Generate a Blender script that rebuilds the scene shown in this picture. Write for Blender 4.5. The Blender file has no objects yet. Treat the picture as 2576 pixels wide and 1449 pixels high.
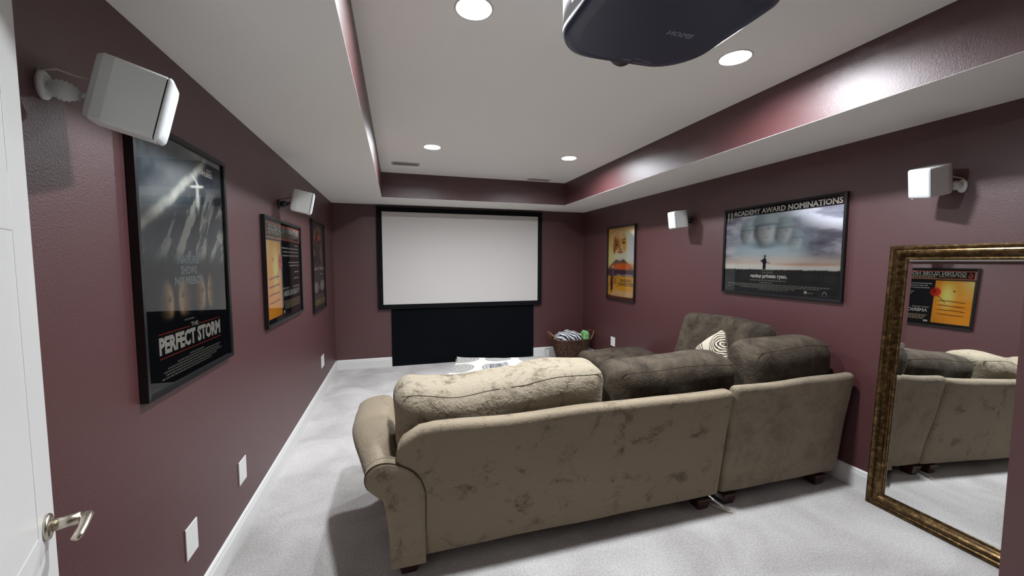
import bpy, bmesh, math, random
import numpy as np
from mathutils import Vector, Matrix, noise
random.seed(7)
R = math.radians
scene = bpy.context.scene
COL = scene.collection
PI = math.pi

# ------------------------------------------------------------------ camera, world, exposure
CX, CH = 0.8547, 1.5402            # camera x and height (y = 0)
YAW, PITCH, ROLL, F = 0.2862, -0.0677, 0.0007, 980.43
fwd = Vector((math.sin(YAW)*math.cos(PITCH), math.cos(YAW)*math.cos(PITCH), math.sin(PITCH)))
rgt = Vector((math.cos(YAW), -math.sin(YAW), 0)); upv = rgt.cross(fwd)
c_, s_ = math.cos(ROLL), math.sin(ROLL)
rgt, upv = rgt*c_ + upv*s_, upv*c_ - rgt*s_
cam = bpy.data.cameras.new('camera'); cam_ob = bpy.data.objects.new('camera', cam); COL.objects.link(cam_ob)
cam.sensor_width = 36.0; cam.lens = F/2576*36.0; cam.clip_start = 0.02; cam.clip_end = 60
M4 = Matrix(((rgt.x, upv.x, -fwd.x, CX), (rgt.y, upv.y, -fwd.y, 0), (rgt.z, upv.z, -fwd.z, CH), (0, 0, 0, 1)))
cam_ob.matrix_world = M4
scene.camera = cam_ob
w = bpy.data.worlds.new('world'); scene.world = w; w.use_nodes = True
w.node_tree.nodes['Background'].inputs[0].default_value = (0.5, 0.5, 0.5, 1)
w.node_tree.nodes['Background'].inputs[1].default_value = 0.0
scene.view_settings.view_transform = 'Standard'
scene.view_settings.look = 'None'
scene.view_settings.gamma = 1
scene.view_settings.use_curve_mapping = False
scene.view_settings.exposure = 1.0
LAMP = 520.0                        # emission of the ceiling lamps' lenses
LAMP_COL = (0.93, 0.975, 1.03)

# room
W, D, H1, H2 = 3.8424, 5.933, 2.35, 2.6618
TL, TR, TF, TN = 0.684, 3.186, 5.243, 0.50    # tray edges: left x, right x, far y, near y
YN = -1.25                                    # near wall

# ------------------------------------------------------------------ helpers
def srgb(r, g=None, b=None):
    if g is None: r, g, b = r
    f = lambda c: (c/255/12.92) if c/255 <= .04045 else ((c/255+.055)/1.055)**2.4
    return (f(r), f(g), f(b))

class MB:
    def __init__(s): s.v = []; s.f = []; s.mi = []; s.sm = []
    def add(s, vs, fs, smooth=False, mi=0):
        o = len(s.v); s.v += [tuple(v) for v in vs]
        for f in fs:
            s.f.append(tuple(i+o for i in f)); s.mi.append(mi); s.sm.append(smooth)
        return s
    def box(s, x0, x1, y0, y1, z0, z1, mi=0, M=None):
        vs = [Vector((x, y, z)) for x in (x0, x1) for y in (y0, y1) for z in (z0, z1)]
        if M is not None: vs = [M @ v for v in vs]
        return s.add(vs, [(0,1,3,2),(4,6,7,5),(0,4,5,1),(2,3,7,6),(0,2,6,4),(1,5,7,3)], False, mi)
    def rbox(s, c, h, r, M=None, k=4, m=6, fn=None, mi=0):
        """rounded box, centre c, half sizes h, radius r"""
        h = list(h); c = Vector(c)
        ax = []
        for a in range(3):
            rr = min(r, h[a]*.999)
            cn = [-h[a] + rr*(1-math.cos(PI/2*i/k)) for i in range(k+1)]
            mid = [-h[a]+rr + (2*h[a]-2*rr)*i/m for i in range(1, m)]
            ax.append(cn + mid + [-x for x in reversed(cn)])
        idx = {}; vs = []
        def vid(p):
            key = tuple(round(q, 6) for q in p)
            if key in idx: return idx[key]
            inn = Vector([max(-(h[a]-min(r,h[a]*.999)), min(h[a]-min(r,h[a]*.999), p[a])) for a in range(3)])
            d = Vector(p)-inn
            # weight by radii so that short axes stay closed
            if d.length > 1e-9:
                q = inn + d.normalized()*min(r, min(h)*.999) if min(h) < r else inn + d.normalized()*r
            else: q = Vector(p)
            if fn: q = fn(q)
            if M is not None: q = M @ q
            idx[key] = len(vs); vs.append(q + c); return idx[key]
        fs = []
        for a in range(3):
            b, d = (a+1) % 3, (a+2) % 3
            for sg in (-1, 1):
                for i in range(len(ax[b])-1):
                    for j in range(len(ax[d])-1):
                        q = []
                        for (ii, jj) in ((i,j),(i+1,j),(i+1,j+1),(i,j+1)):
                            p = [0,0,0]; p[a] = sg*h[a]; p[b] = ax[b][ii]; p[d] = ax[d][jj]
                            q.append(vid(p))
                        if len(set(q)) < 3: continue
                        if len(set(q)) == 3: q = list(dict.fromkeys(q))
                        fs.append(tuple(q) if sg > 0 else tuple(reversed(q)))
        return s.add(vs, fs, True, mi)
    def tube(s, pts, r, n=8, closed=False, mi=0, rs=None, flat=1.0):
        pts = [Vector(p) for p in pts]; N = len(pts); rings = []
        up = None
        for i, p in enumerate(pts):
            a = pts[(i-1) % N] if (closed or i > 0) else p
            b = pts[(i+1) % N] if (closed or i < N-1) else p
            t = (b-a).normalized()
            if up is None:
                up = t.cross(Vector((0,0,1)));
                if up.length < .1: up = t.cross(Vector((1,0,0)))
                up.normalize()
            up = (up - t*up.dot(t)).normalized(); sd = t.cross(up)
            rr = rs[i] if rs else r
            rings.append([p + up*math.cos(2*PI*k/n)*rr + sd*math.sin(2*PI*k/n)*rr*flat for k in range(n)])
        vs = [v for g in rings for v in g]; fs = []
        for i in range(N if closed else N-1):
            j = (i+1) % N
            for k in range(n):
                l = (k+1) % n
                fs.append((i*n+k, i*n+l, j*n+l, j*n+k))
        if not closed:
            fs.append(tuple(reversed(range(n)))); fs.append(tuple((N-1)*n+k for k in range(n)))
        return s.add(vs, fs, True, mi)
    def loft(s, rings, cap=True, smooth=True, mi=0, closed=True):
        n = len(rings[0]); vs = [v for g in rings for v in g]; fs = []
        for i in range(len(rings)-1):
            for k in range(n if closed else n-1):
                l = (k+1) % n
                fs.append((i*n+k, i*n+l, (i+1)*n+l, (i+1)*n+k))
        s.add(vs, fs, smooth, mi)
        if cap:
            o = len(s.v)-len(vs)
            s.f.append(tuple(o+i for i in reversed(range(n)))); s.mi.append(mi); s.sm.append(False)
            s.f.append(tuple(o+(len(rings)-1)*n+i for i in range(n))); s.mi.append(mi); s.sm.append(False)
        return s
    def lathe(s, c, prof, n=32, M=None, mi=0):
        rings = []
        for (r, z) in prof:
            g = []
            for k in range(n):
                v = Vector((r*math.cos(2*PI*k/n), r*math.sin(2*PI*k/n), z))
                if M is not None: v = M @ v
                g.append(v + Vector(c))
            rings.append(g)
        return s.loft(rings, cap=True, mi=mi)

def wloc(p):
    v = Vector((0,0,0))
    while p is not None: v += p.location; p = p.parent
    return v

def mesh_obj(name, mb, mats, parent=None, bevel=0, fix=True):
    me = bpy.data.meshes.new(name)
    off = wloc(parent)
    me.from_pydata([(v[0]-off.x, v[1]-off.y, v[2]-off.z) for v in mb.v], [], mb.f)
    if not isinstance(mats, (list, tuple)): mats = [mats]
    for m in mats: me.materials.append(m)
    me.polygons.foreach_set('use_smooth', mb.sm)
    me.polygons.foreach_set('material_index', mb.mi)
    if fix:
        bm = bmesh.new(); bm.from_mesh(me)
        bmesh.ops.recalc_face_normals(bm, faces=bm.faces)
        bm.to_mesh(me); bm.free()
    me.update()
    o = bpy.data.objects.new(name, me); COL.objects.link(o)
    o.parent = parent
    if bevel:
        b = o.modifiers.new('bevel', 'BEVEL'); b.width = bevel; b.segments = 2; b.limit_method = 'ANGLE'; b.angle_limit = R(40)
    return o

def tag(o, label=None, cat=None, group=None, kind=None):
    if label: o['label'] = label
    if cat: o['category'] = cat
    if group: o['group'] = group
    if kind: o['kind'] = kind
    return o

def thing(name, loc, label, cat, group=None):
    o = bpy.data.objects.new(name, None); COL.objects.link(o); o.location = loc
    o.empty_display_size = .1
    return tag(o, label, cat, group)

def struct(name, mb, mats, label=None, cat=None, parent=None, **k):
    o = mesh_obj(name, mb, mats, parent, **k)
    o['kind'] = 'structure'
    return tag(o, label, cat)

# ------------------------------------------------------------------ materials
def nmat(name, rgb, rough=.5, metal=0, spec=.5, coat=0, sheen=0, emit=None, bump=None, mottle=None):
    """bump=(scale, strength, detail)  mottle=(scale, rgb2, lo, hi)"""
    m = bpy.data.materials.new(name); m.use_nodes = True
    nt = m.node_tree; b = nt.nodes['Principled BSDF']
    b.inputs['Base Color'].default_value = (*rgb, 1)
    b.inputs['Roughness'].default_value = rough
    b.inputs['Metallic'].default_value = metal
    b.inputs['Specular IOR Level'].default_value = spec
    if coat: b.inputs['Coat Weight'].default_value = coat; b.inputs['Coat Roughness'].default_value = .08
    if sheen:
        b.inputs['Sheen Weight'].default_value = sheen; b.inputs['Sheen Roughness'].default_value = .4
        b.inputs['Sheen Tint'].default_value = (.95, .88, .76, 1)
    if emit:
        b.inputs['Emission Color'].default_value = (*emit[0], 1); b.inputs['Emission Strength'].default_value = emit[1]
    tc = nt.nodes.new('ShaderNodeTexCoord')
    if mottle:
        sc, rgb2, lo, hi = mottle
        n = nt.nodes.new('ShaderNodeTexNoise'); n.inputs['Scale'].default_value = sc; n.inputs['Detail'].default_value = 6
        n.inputs['Roughness'].default_value = .62; n.inputs['Distortion'].default_value = .6
        nt.links.new(tc.outputs['Object'], n.inputs['Vector'])
        r = nt.nodes.new('ShaderNodeValToRGB')
        r.color_ramp.elements[0].position = lo; r.color_ramp.elements[0].color = (*rgb2, 1)
        r.color_ramp.elements[1].position = hi; r.color_ramp.elements[1].color = (*rgb, 1)
        nt.links.new(n.outputs['Fac'], r.inputs['Fac'])
        nt.links.new(r.outputs['Color'], b.inputs['Base Color'])
    if bump:
        sc, st, de = bump[:3]
        n2 = nt.nodes.new('ShaderNodeTexNoise'); n2.inputs['Scale'].default_value = sc; n2.inputs['Detail'].default_value = de
        nt.links.new(tc.outputs['Object'], n2.inputs['Vector'])
        bp = nt.nodes.new('ShaderNodeBump'); bp.inputs['Strength'].default_value = st
        bp.inputs['Distance'].default_value = bump[3] if len(bump) > 3 else .01
        nt.links.new(n2.outputs['Fac'], bp.inputs['Height'])
        nt.links.new(bp.outputs['Normal'], b.inputs['Normal'])
    return m

WALL = nmat('burgundy_paint', srgb(75, 39, 40), rough=.46, spec=.9, bump=(170, .22, 2, .004))
CEIL = nmat('ceiling_paint', srgb(240, 239, 235), rough=.75, spec=.25, bump=(120, .12, 2, .004))
WHITE = nmat('white_semigloss', srgb(214, 213, 210), rough=.32, spec=.5)
BLACKF = nmat('black_frame', (.006, .006, .007), rough=.32, spec=.5)
VELVETB = nmat('black_velvet', (.004, .004, .005), rough=.9, spec=.15)
PANELB = nmat('black_panel_cloth', (.002, .003, .0042), rough=.9, spec=.08, bump=(300, .2, 2, .002))
SCREEN = nmat('screen_fabric', srgb(200, 196, 192), rough=.85, spec=.2, bump=(600, .05, 1, .001))
SPKW = nmat('speaker_plastic', srgb(222, 226, 222), rough=.45, bump=(400, .06, 1, .001))
GRILLE = nmat('speaker_grille', srgb(236, 240, 240), rough=.5, bump=(900, .1, 1, .001))
DARKP = nmat('dark_plastic', (.01, .01, .012), rough=.4)
REDP = nmat('red_plastic', srgb(170, 20, 15), rough=.4)
NICKEL = nmat('satin_nickel', srgb(196, 188, 172), rough=.28, metal=1)
MAHOG = nmat('mahogany_foot', srgb(58, 18, 14), rough=.35, coat=.3, mottle=(14, srgb(30, 8, 8), .35, .65))
CABLE = nmat('cable_white', srgb(215, 205, 185), rough=.5)
MIRROR = nmat('mirror_silver', (.9, .92, .91), rough=.0, metal=1)

def gold_mat():
    m = bpy.data.materials.new('antique_gold'); m.use_nodes = True
    nt = m.node_tree; b = nt.nodes['Principled BSDF']
    tc = nt.nodes.new('ShaderNodeTexCoord')
    n = nt.nodes.new('ShaderNodeTexNoise'); n.inputs['Scale'].default_value = 38; n.inputs['Detail'].default_value = 8; n.inputs['Roughness'].default_value = .7
    r = nt.nodes.new('ShaderNodeValToRGB')
    e = r.color_ramp.elements
    e[0].position = .30; e[0].color = (*srgb(44, 31, 20), 1)
    e[1].position = .75; e[1].color = (*srgb(150, 124, 82), 1)
    x = r.color_ramp.elements.new(.5); x.color = (*srgb(86, 66, 40), 1)
    nt.links.new(tc.outputs['Object'], n.inputs['Vector']); nt.links.new(n.outputs['Fac'], r.inputs['Fac'])
    nt.links.new(r.outputs['Color'], b.inputs['Base Color'])
    b.inputs['Metallic'].default_value = .85; b.inputs['Roughness'].default_value = .27
    bp = nt.nodes.new('ShaderNodeBump'); bp.inputs['Strength'].default_value = .08; bp.inputs['Distance'].default_value = .002
    nt.links.new(n.outputs['Fac'], bp.inputs['Height']); nt.links.new(bp.outputs['Normal'], b.inputs['Normal'])
    return m
GOLD = gold_mat()

def velvet(name, light, dark, lo=.36, hi=.60, sc=3.2, sheen=.25, fine=75, bs=.6):
    """crushed velvet: patches of nap lying two ways, fine pile on top"""
    m = bpy.data.materials.new(name); m.use_nodes = True
    nt = m.node_tree; b = nt.nodes['Principled BSDF']
    b.inputs['Roughness'].default_value = .85; b.inputs['Specular IOR Level'].default_value = .15
    b.inputs['Sheen Weight'].default_value = sheen; b.inputs['Sheen Roughness'].default_value = .35
    b.inputs['Sheen Tint'].default_value = (.9, .83, .7, 1)
    tc = nt.nodes.new('ShaderNodeTexCoord')
    n = nt.nodes.new('ShaderNodeTexNoise'); n.inputs['Scale'].default_value = sc; n.inputs['Detail'].default_value = 9
    n.inputs['Roughness'].default_value = .76; n.inputs['Distortion'].default_value = .45
    nt.links.new(tc.outputs['Object'], n.inputs['Vector'])
    r = nt.nodes.new('ShaderNodeValToRGB')
    r.color_ramp.elements[0].position = lo; r.color_ramp.elements[0].color = (*dark, 1)
    r.color_ramp.elements[1].position = hi; r.color_ramp.elements[1].color = (*light, 1)
    nt.links.new(n.outputs['Fac'], r.inputs['Fac']); nt.links.new(r.outputs['Color'], b.inputs['Base Color'])
    n2 = nt.nodes.new('ShaderNodeTexNoise'); n2.inputs['Scale'].default_value = fine; n2.inputs['Detail'].default_value = 5; n2.inputs['Distortion'].default_value = 1.0
    nt.links.new(tc.outputs['Object'], n2.inputs['Vector'])
    bp = nt.nodes.new('ShaderNodeBump'); bp.inputs['Strength'].default_value = bs; bp.inputs['Distance'].default_value = .008
    nt.links.new(n2.outputs['Fac'], bp.inputs['Height']); nt.links.new(bp.outputs['Normal'], b.inputs['Normal'])
    return m
VEL = velvet('velvet_taupe', srgb(138, 125, 106), srgb(84, 73, 60), .32, .46, sc=6, sheen=.2)
VEL_B = velvet('velvet_plain', srgb(138, 126, 108), srgb(108, 97, 82), .30, .55, sc=5, sheen=.2)
VEL_L = velvet('velvet_light', srgb(154, 143, 124), srgb(92, 81, 66), .36, .50, sc=8, fine=42, bs=1.0, sheen=.15)
VEL_D = velvet('velvet_dark', srgb(84, 74, 62), srgb(40, 34, 28), .36, .62, sc=5, fine=60, bs=.8, sheen=.06)
SEAM = nmat('velvet_seam', srgb(66, 57, 46), rough=.9, spec=.1)

def carpet_mat():
    m = bpy.data.materials.new('carpet'); m.use_nodes = True
    nt = m.node_tree; b = nt.nodes['Principled BSDF']
    b.inputs['Roughness'].default_value = .95; b.inputs['Specular IOR Level'].default_value = .1
    tc = nt.nodes.new('ShaderNodeTexCoord')
    a = nt.nodes.new('ShaderNodeTexNoise'); a.inputs['Scale'].default_value = 2.4; a.inputs['Detail'].default_value = 5; a.inputs['Distortion'].default_value = .6
    f = nt.nodes.new('ShaderNodeTexNoise'); f.inputs['Scale'].default_value = 95; f.inputs['Detail'].default_value = 6; f.inputs['Roughness'].default_value = .7
    for n in (a, f): nt.links.new(tc.outputs['Object'], n.inputs['Vector'])
    mx = nt.nodes.new('ShaderNodeMath'); mx.operation = 'MULTIPLY_ADD'; mx.inputs[1].default_value = .45
    nt.links.new(a.outputs['Fac'], mx.inputs[0]); 
    m2 = nt.nodes.new('ShaderNodeMath'); m2.operation = 'MULTIPLY'; m2.inputs[1].default_value = .55
    nt.links.new(f.outputs['Fac'], m2.inputs[0]); nt.links.new(m2.outputs[0], mx.inputs[2])
    r = nt.nodes.new('ShaderNodeValToRGB')
    r.color_ramp.elements[0].position = .36; r.color_ramp.elements[0].color = (*srgb(176, 171, 168), 1)
    r.color_ramp.elements[1].position = .64; r.color_ramp.elements[1].color = (*srgb(232, 228, 225), 1)
    nt.links.new(mx.outputs[0], r.inputs['Fac']); nt.links.new(r.outputs['Color'], b.inputs['Base Color'])
    bp = nt.nodes.new('ShaderNodeBump'); bp.inputs['Strength'].default_value = .9; bp.inputs['Distance'].default_value = .012
    nt.links.new(f.outputs['Fac'], bp.inputs['Height']); nt.links.new(bp.outputs['Normal'], b.inputs['Normal'])
    return m
CARPET = carpet_mat()

def vcol_mat(name, rough=.6):
    m = bpy.data.materials.new(name); m.use_nodes = True
    nt = m.node_tree; b = nt.nodes['Principled BSDF']
    a = nt.nodes.new('ShaderNodeVertexColor'); a.layer_name = 'print'
    nt.links.new(a.outputs['Color'], b.inputs['Base Color'])
    b.inputs['Roughness'].default_value = rough; b.inputs['Specular IOR Level'].default_value = .2
    return m
PRINT = vcol_mat('poster_print')

def pane_mat():
    m = bpy.data.materials.new('poster_pane'); m.use_nodes = True
    nt = m.node_tree; nt.nodes.remove(nt.nodes['Principled BSDF'])
    t = nt.nodes.new('ShaderNodeBsdfTransparent'); g = nt.nodes.new('ShaderNodeBsdfGlossy'); g.inputs['Roughness'].default_value = .015
    fr = nt.nodes.new('ShaderNodeFresnel'); fr.inputs['IOR'].default_value = 1.62
    mx = nt.nodes.new('ShaderNodeMixShader')
    nt.links.new(fr.outputs[0], mx.inputs[0]); nt.links.new(t.outputs[0], mx.inputs[1]); nt.links.new(g.outputs[0], mx.inputs[2])
    nt.links.new(mx.outputs[0], nt.nodes['Material Output'].inputs['Surface'])
    return m
PANE = pane_mat()
INKW = nmat('ink_white', srgb(225, 222, 212), rough=.6)
INKG = nmat('ink_grey', srgb(150, 150, 140), rough=.6)
INKB = nmat('ink_blue', srgb(150, 172, 178), rough=.6)
INKR = nmat('ink_red', srgb(196, 70, 45), rough=.6)
INKY = nmat('ink_cream', srgb(214, 196, 158), rough=.6)
INKD = nmat('ink_dark', srgb(70, 52, 30), rough=.6)

# ------------------------------------------------------------------ room shell
struct('floor', MB().box(-.12, W+.12, YN-.12, D+.12, -.1, 0), CARPET, 'pale grey cut-pile carpet covering the whole room', 'carpet')
struct('wall_left', MB().box(-.12, 0, YN-.12, D+.12, 0, H1+.02), WALL, 'left burgundy wall with three posters', 'wall')
struct('wall_right', MB().box(W, W+.12, YN-.12, D+.12, 0, H1+.02), WALL, 'right burgundy wall behind the sectional and mirror', 'wall')
struct('wall_back', MB().box(-.12, W+.12, D, D+.12, 0, H1+.02), WALL, 'far burgundy wall behind the projection screen', 'wall')
struct('wall_front', MB().box(-.12, W+.12, YN-.12, YN, 0, H1+.02), WALL, 'burgundy wall behind the camera', 'wall')
struct('wall_closet', MB().box(3.1, W, YN, .853, 0, H1), WALL, 'burgundy wall corner jutting out at the right edge beside the mirror', 'wall')
struct('wall_entry', MB().box(0, .352, .27, .392, 0, H1), WALL, 'short burgundy wall stub that carries the open door', 'wall')
# tray ceiling: soffit ring, burgundy risers, upper ceiling
LAMPS = ((1.203, 1.785), (2.662, 1.79), (1.207, 3.973), (2.668, 3.97)); HR = .077
sof = MB()
sof.box(-.12, TL-.012, YN-.12, D+.12, H1, H1+.05)
sof.box(TR+.012, W+.12, YN-.12, D+.12, H1, H1+.05)
sof.box(TL-.012, TR+.012, TF+.012, D+.12, H1, H1+.05)
sof.box(TL-.012, TR+.012, YN-.12, TN-.012, H1, H1+.05)
sof.box(TL-.012, TL, TN-.012, TF+.012, H1, H1+.0015); sof.box(TR, TR+.012, TN-.012, TF+.012, H1, H1+.0015)
sof.box(TL, TR, TF, TF+.012, H1, H1+.0015); sof.box(TL, TR, TN-.012, TN, H1, H1+.0015)
gx = [TL-.12, 1.053, 1.353, 2.512, 2.812, TR+.12]; gy = [TN-.12, 1.635, 1.935, 3.823, 4.123, TF+.12]
for i in range(5):
    for j in range(5):
        x0, x1, y0, y1 = gx[i], gx[i+1], gy[j], gy[j+1]
        hole = [l for l in LAMPS if x0 < l[0] < x1 and y0 < l[1] < y1]
        if not hole:
            sof.add([(x0, y0, H2), (x1, y0, H2), (x1, y1, H2), (x0, y1, H2)], [(0, 3, 2, 1)]); continue
        lx, ly = hole[0]; n = 40; vs = []
        for k in range(n):
            a = 2*PI*(k+.5)/n; ca, sa = math.cos(a), math.sin(a)
            vs.append((lx+HR*ca, ly+HR*sa, H2))
            tt = min((x1-lx)/ca if ca > 0 else (x0-lx)/ca, (y1-ly)/sa if sa > 0 else (y0-ly)/sa)
            vs.append((lx+ca*tt, ly+sa*tt, H2))
        fs = [(2*k, 2*((k+1) % n), 2*((k+1) % n)+1, 2*k+1) for k in range(n)]
        sof.add(vs, fs)
        cs = [(x0, y0, H2), (x1, y0, H2), (x1, y1, H2), (x0, y1, H2)]
        for q in range(4):      # corner slivers between the fan and the square
            cx, cy = cs[q][:2]
            ks = sorted(range(n), key=lambda k: (vs[2*k+1][0]-cx)**2+(vs[2*k+1][1]-cy)**2)[:2]
            sof.add([cs[q], vs[2*ks[0]+1], vs[2*ks[1]+1]], [(0, 1, 2)])
struct('ceiling', sof, CEIL, 'pale grey tray ceiling, lower soffit ring around a raised middle', 'ceiling', fix=False)
struct('ceiling_slab', MB().box(TL-.12, TR+.12, TN-.12, TF+.12, H2+.10, H2+.14), CEIL)
struct('wall_tray_left', MB().box(TL-.012, TL, TN-.012, TF+.012, H1+.0016, H2), WALL)
struct('wall_tray_right', MB().box(TR, TR+.012, TN-.012, TF+.012, H1+.0016, H2), WALL)
struct('wall_tray_back', MB().box(TL, TR, TF, TF+.012, H1+.0016, H2), WALL)
struct('wall_tray_front', MB().box(TL, TR, TN-.012, TN, H1+.0016, H2), WALL)

def baseboard(name, a, b, nrm, hgt=.137):
    """profiled skirting from a to b (floor points on the wall), nrm into the room"""
    a, b, n = Vector((*a, 0)), Vector((*b, 0)), Vector((*nrm, 0))
    prof = [(0, 0), (.015, 0), (.015, .100), (.0135, .104), (.0135, .110), (.011, .114), (.011, .124), (.006, .133), (0, hgt)]
    rings = [[p + n*d + Vector((0, 0, z)) for d, z in prof] for p in (a, b)]
    return struct(name, MB().loft(rings, smooth=False), WHITE)
baseboard('baseboard_left', (0, .392), (0, D), (1, 0))
baseboard('baseboard_back_left', (.015, D), (.762, D), (0, -1))
baseboard('baseboard_back_right', (2.957, D), (W-.015, D), (0, -1))
baseboard('baseboard_right', (W, .853), (W, D), (-1, 0))
baseboard('baseboard_closet', (3.1, YN), (3.1, .868), (-1, 0))

# ------------------------------------------------------------------ recessed lights
LENS = nmat('lamp_lens', (1, 1, 1), emit=(LAMP_COL, LAMP))
lab = ['recessed ceiling light nearest the top edge, left of the projector',
       'recessed ceiling light just right of the projector',
       'small recessed ceiling light at the far left, near the left vent',
       'small recessed ceiling light at the far right, above the screen']
for (x, y), l in zip(LAMPS, lab):
    t = thing('recessed_light', (x, y, H2), l, 'ceiling light', 'recessed lights in the tray ceiling')
    n = 40
    rg = [[Vector((x+r*math.cos(2*PI*k/n), y+r*math.sin(2*PI*k/n), H2+z)) for k in range(n)] for r, z in ((.088, -.0003), (.086, -.003), (.077, -.004), (.0755, 0), (.0745, .022))]
    mesh_obj('trim_ring', MB().loft(rg, cap=False), WHITE, t)
    mesh_obj('lens', MB().lathe((x, y, H2), [(.0745, .022), (.070, .0165), (.052, .0115), (.028, .0085), (.004, .008)], n), LENS, t)

# ------------------------------------------------------------------ ceiling vents
VENTM = nmat('vent_metal', srgb(178, 172, 164), rough=.5)
def vent(x0, x1, y0, y1, label):
    t = thing('ceiling_vent', ((x0+x1)/2, (y0+y1)/2, H2), label, 'vent', 'air registers in the tray ceiling')
    z1, z0 = H2, H2-.006
    f = MB(); b = .022
    f.box(x0, x1, y0, y0+b, z0, z1).box(x0, x1, y1-b, y1, z0, z1).box(x0, x0+b, y0+b, y1-b, z0, z1).box(x1-b, x1, y0+b, y1-b, z0, z1)
    mesh_obj('frame', f, VENTM, t, bevel=.0015)
    mesh_obj('backing', MB().box(x0+b, x1-b, y0+b, y1-b, H2-.0012, H2-.0002), DARKP, t)
    n = 22
    for i in range(n):
        x = x0+b+(x1-x0-2*b)*(i+.5)/n
        mesh_obj('slat', MB().box(x-.0028, x+.0028, y0+b, y1-b, z0, z1-.0012), VENTM, t)
vent(.815, 1.125, 4.66, 4.80, 'slotted grey air register in the far left corner of the ceiling')
vent(2.585, 2.90, 5.06, 5.17, 'slotted grey air register at the far right of the ceiling, by the riser')

# ------------------------------------------------------------------ door with lever handle
E = Vector((.0875, 1.1215, 0)); ang = R(-22.5)
dv = Vector((math.sin(ang), math.cos(ang), 0)); nv = Vector((math.cos(ang), -math.sin(ang), 0)); nv = Vector((dv.y, -dv.x, 0))
DW, DH, DT = .76, 2.13, .035
hinge = E - dv*DW
Md = Matrix(((dv.x, nv.x, 0, hinge.x), (dv.y, nv.y, 0, hinge.y), (0, 0, 1, 0), (0, 0, 0, 1)))   # local x along door, y out of the seen face
door = tag(bpy.data.objects.new('door_1', None), 'open white six-panel door at the left edge of the view', 'door', kind='structure')
COL.objects.link(door); door.location = (hinge.x, hinge.y, 0)
z0 = .012
stiles = [(0, .11), (.345, .415), (.65, .76)]
rails = [(z0, .235), (.79, .965), (1.60, 1.715), (2.01, DH)]
sl = MB()
for a, b in stiles: sl.box(a, b, -DT, 0, z0, DH, M=Md)
for a, b in rails:
    for (p, q) in ((.11, .345), (.415, .65)): sl.box(p, q, -DT, 0, a, b, M=Md)
for a, b in ((.235, .79), (.965, 1.60), (1.715, 2.01)):
    for (p, q) in ((.11, .345), (.415, .65)): sl.box(p, q, -DT+.010, -.010, a, b, M=Md)
mesh_obj('slab', sl, WHITE, door, bevel=.002)
for a, b in ((.235, .79), (.965, 1.60), (1.715, 2.01)):
    for (p, q) in ((.11, .345), (.415, .65)):
        def ring(ins, y): return [Md @ Vector(v) for v in ((p+ins, y, a+ins), (q-ins, y, a+ins), (q-ins, y, b-ins), (p+ins, y, b-ins))]
        pm = MB().loft([ring(.0, -.001), ring(.012, -.0095), ring(.03, -.0095), ring(.05, -.003), ring(.051, -.003)], smooth=False)
        mesh_obj('panel', pm, WHITE, door)
# lever handle
hz = .962
hx = DW-.062
h = bpy.data.objects.new('handle', None); COL.objects.link(h); h.parent = door
h.location = (Md @ Vector((hx, 0, hz))) - door.location
h['label'] = 'satin nickel lever handle'
Mr = Md @ Matrix.Translation((hx, 0, hz)) @ Matrix.Rotation(-PI/2, 4, 'X')
def L(mb, name): return mesh_obj(name, mb, NICKEL, h)
rings = []
for (r, z) in ((.028, 0), (.028, .004), (.026, .007), (.016, .010)):
    rings.append([Mr @ Vector((r*math.cos(2*PI*k/32), r*math.sin(2*PI*k/32), z)) for k in range(32)])
L(MB().loft(rings), 'rosette')
P = lambda x, y, z: Md @ Vector((hx+x, y, hz+z))
L(MB().tube([P(0, .008, 0), P(0, .03, .001), P(0, .052, .002)], .0125, 20), 'spindle')
L(MB().tube([P(.012, .058, .004), P(0, .06, .004), P(-.018, .061, .001), P(-.036, .060, -.004), P(-.052, .056, -.011), P(-.062, .051, -.015)], .010, 16, rs=[.009, .0125, .010, .0085, .0095, .0075], flat=.62), 'lever')
mesh_obj('latch_plate', MB().box(DW, DW+.0015, -.029, -.006, hz-.028, hz+.028, M=Md), NICKEL, door)

# ------------------------------------------------------------------ projection screen + black panel
x0, x1, zs0, zs1 = .585, 3.083, .848, 2.318
ix0, ix1, iz0, iz1 = .655, 3.020, .915, 2.252
t = thing('projection_screen', ((x0+x1)/2, D, (zs0+zs1)/2), 'large white projection screen in a wide black velvet frame on the far wall', 'projection screen')
yf, yb = D-.052, D-.001
def rail4(t, name, o, i, yf, yb, mat, bev=.012):
    (x0, x1, z0, z1), (a0, a1, c0, c1) = o, i
    quads = [((x0, z0), (x1, z0), (a1, c0), (a0, c0)), ((x1, z0), (x1, z1), (a1, c1), (a1, c0)), ((x1, z1), (x0, z1), (a0, c1), (a1, c1)), ((x0, z1), (x0, z0), (a0, c0), (a0, c1))]
    for q in quads:
        vs = [(p[0], yb, p[1]) for p in q] + [(q[k][0], yf + (0 if k < 2 else bev), q[k][1]) for k in range(4)]
        mesh_obj(name, MB().add(vs, [(0,1,2,3),(7,6,5,4),(0,4,5,1),(1,5,6,2),(2,6,7,3),(3,7,4,0)]), mat, t)
rail4(t, 'frame_rail', (x0, x1, zs0, zs1), (ix0, ix1, iz0, iz1), yf, yb, VELVETB)
mesh_obj('screen_surface', MB().box(ix0-.01, ix1+.01, D-.034, D-.030, iz0-.01, iz1+.01), SCREEN, t)
o = mesh_obj('wall_panel', MB().box(.762, 2.957, D-.024, D-.001, .0, .845), PANELB, None, bevel=.002)
tag(o, 'plain black panel on the far wall between screen and carpet', 'panel')

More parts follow.
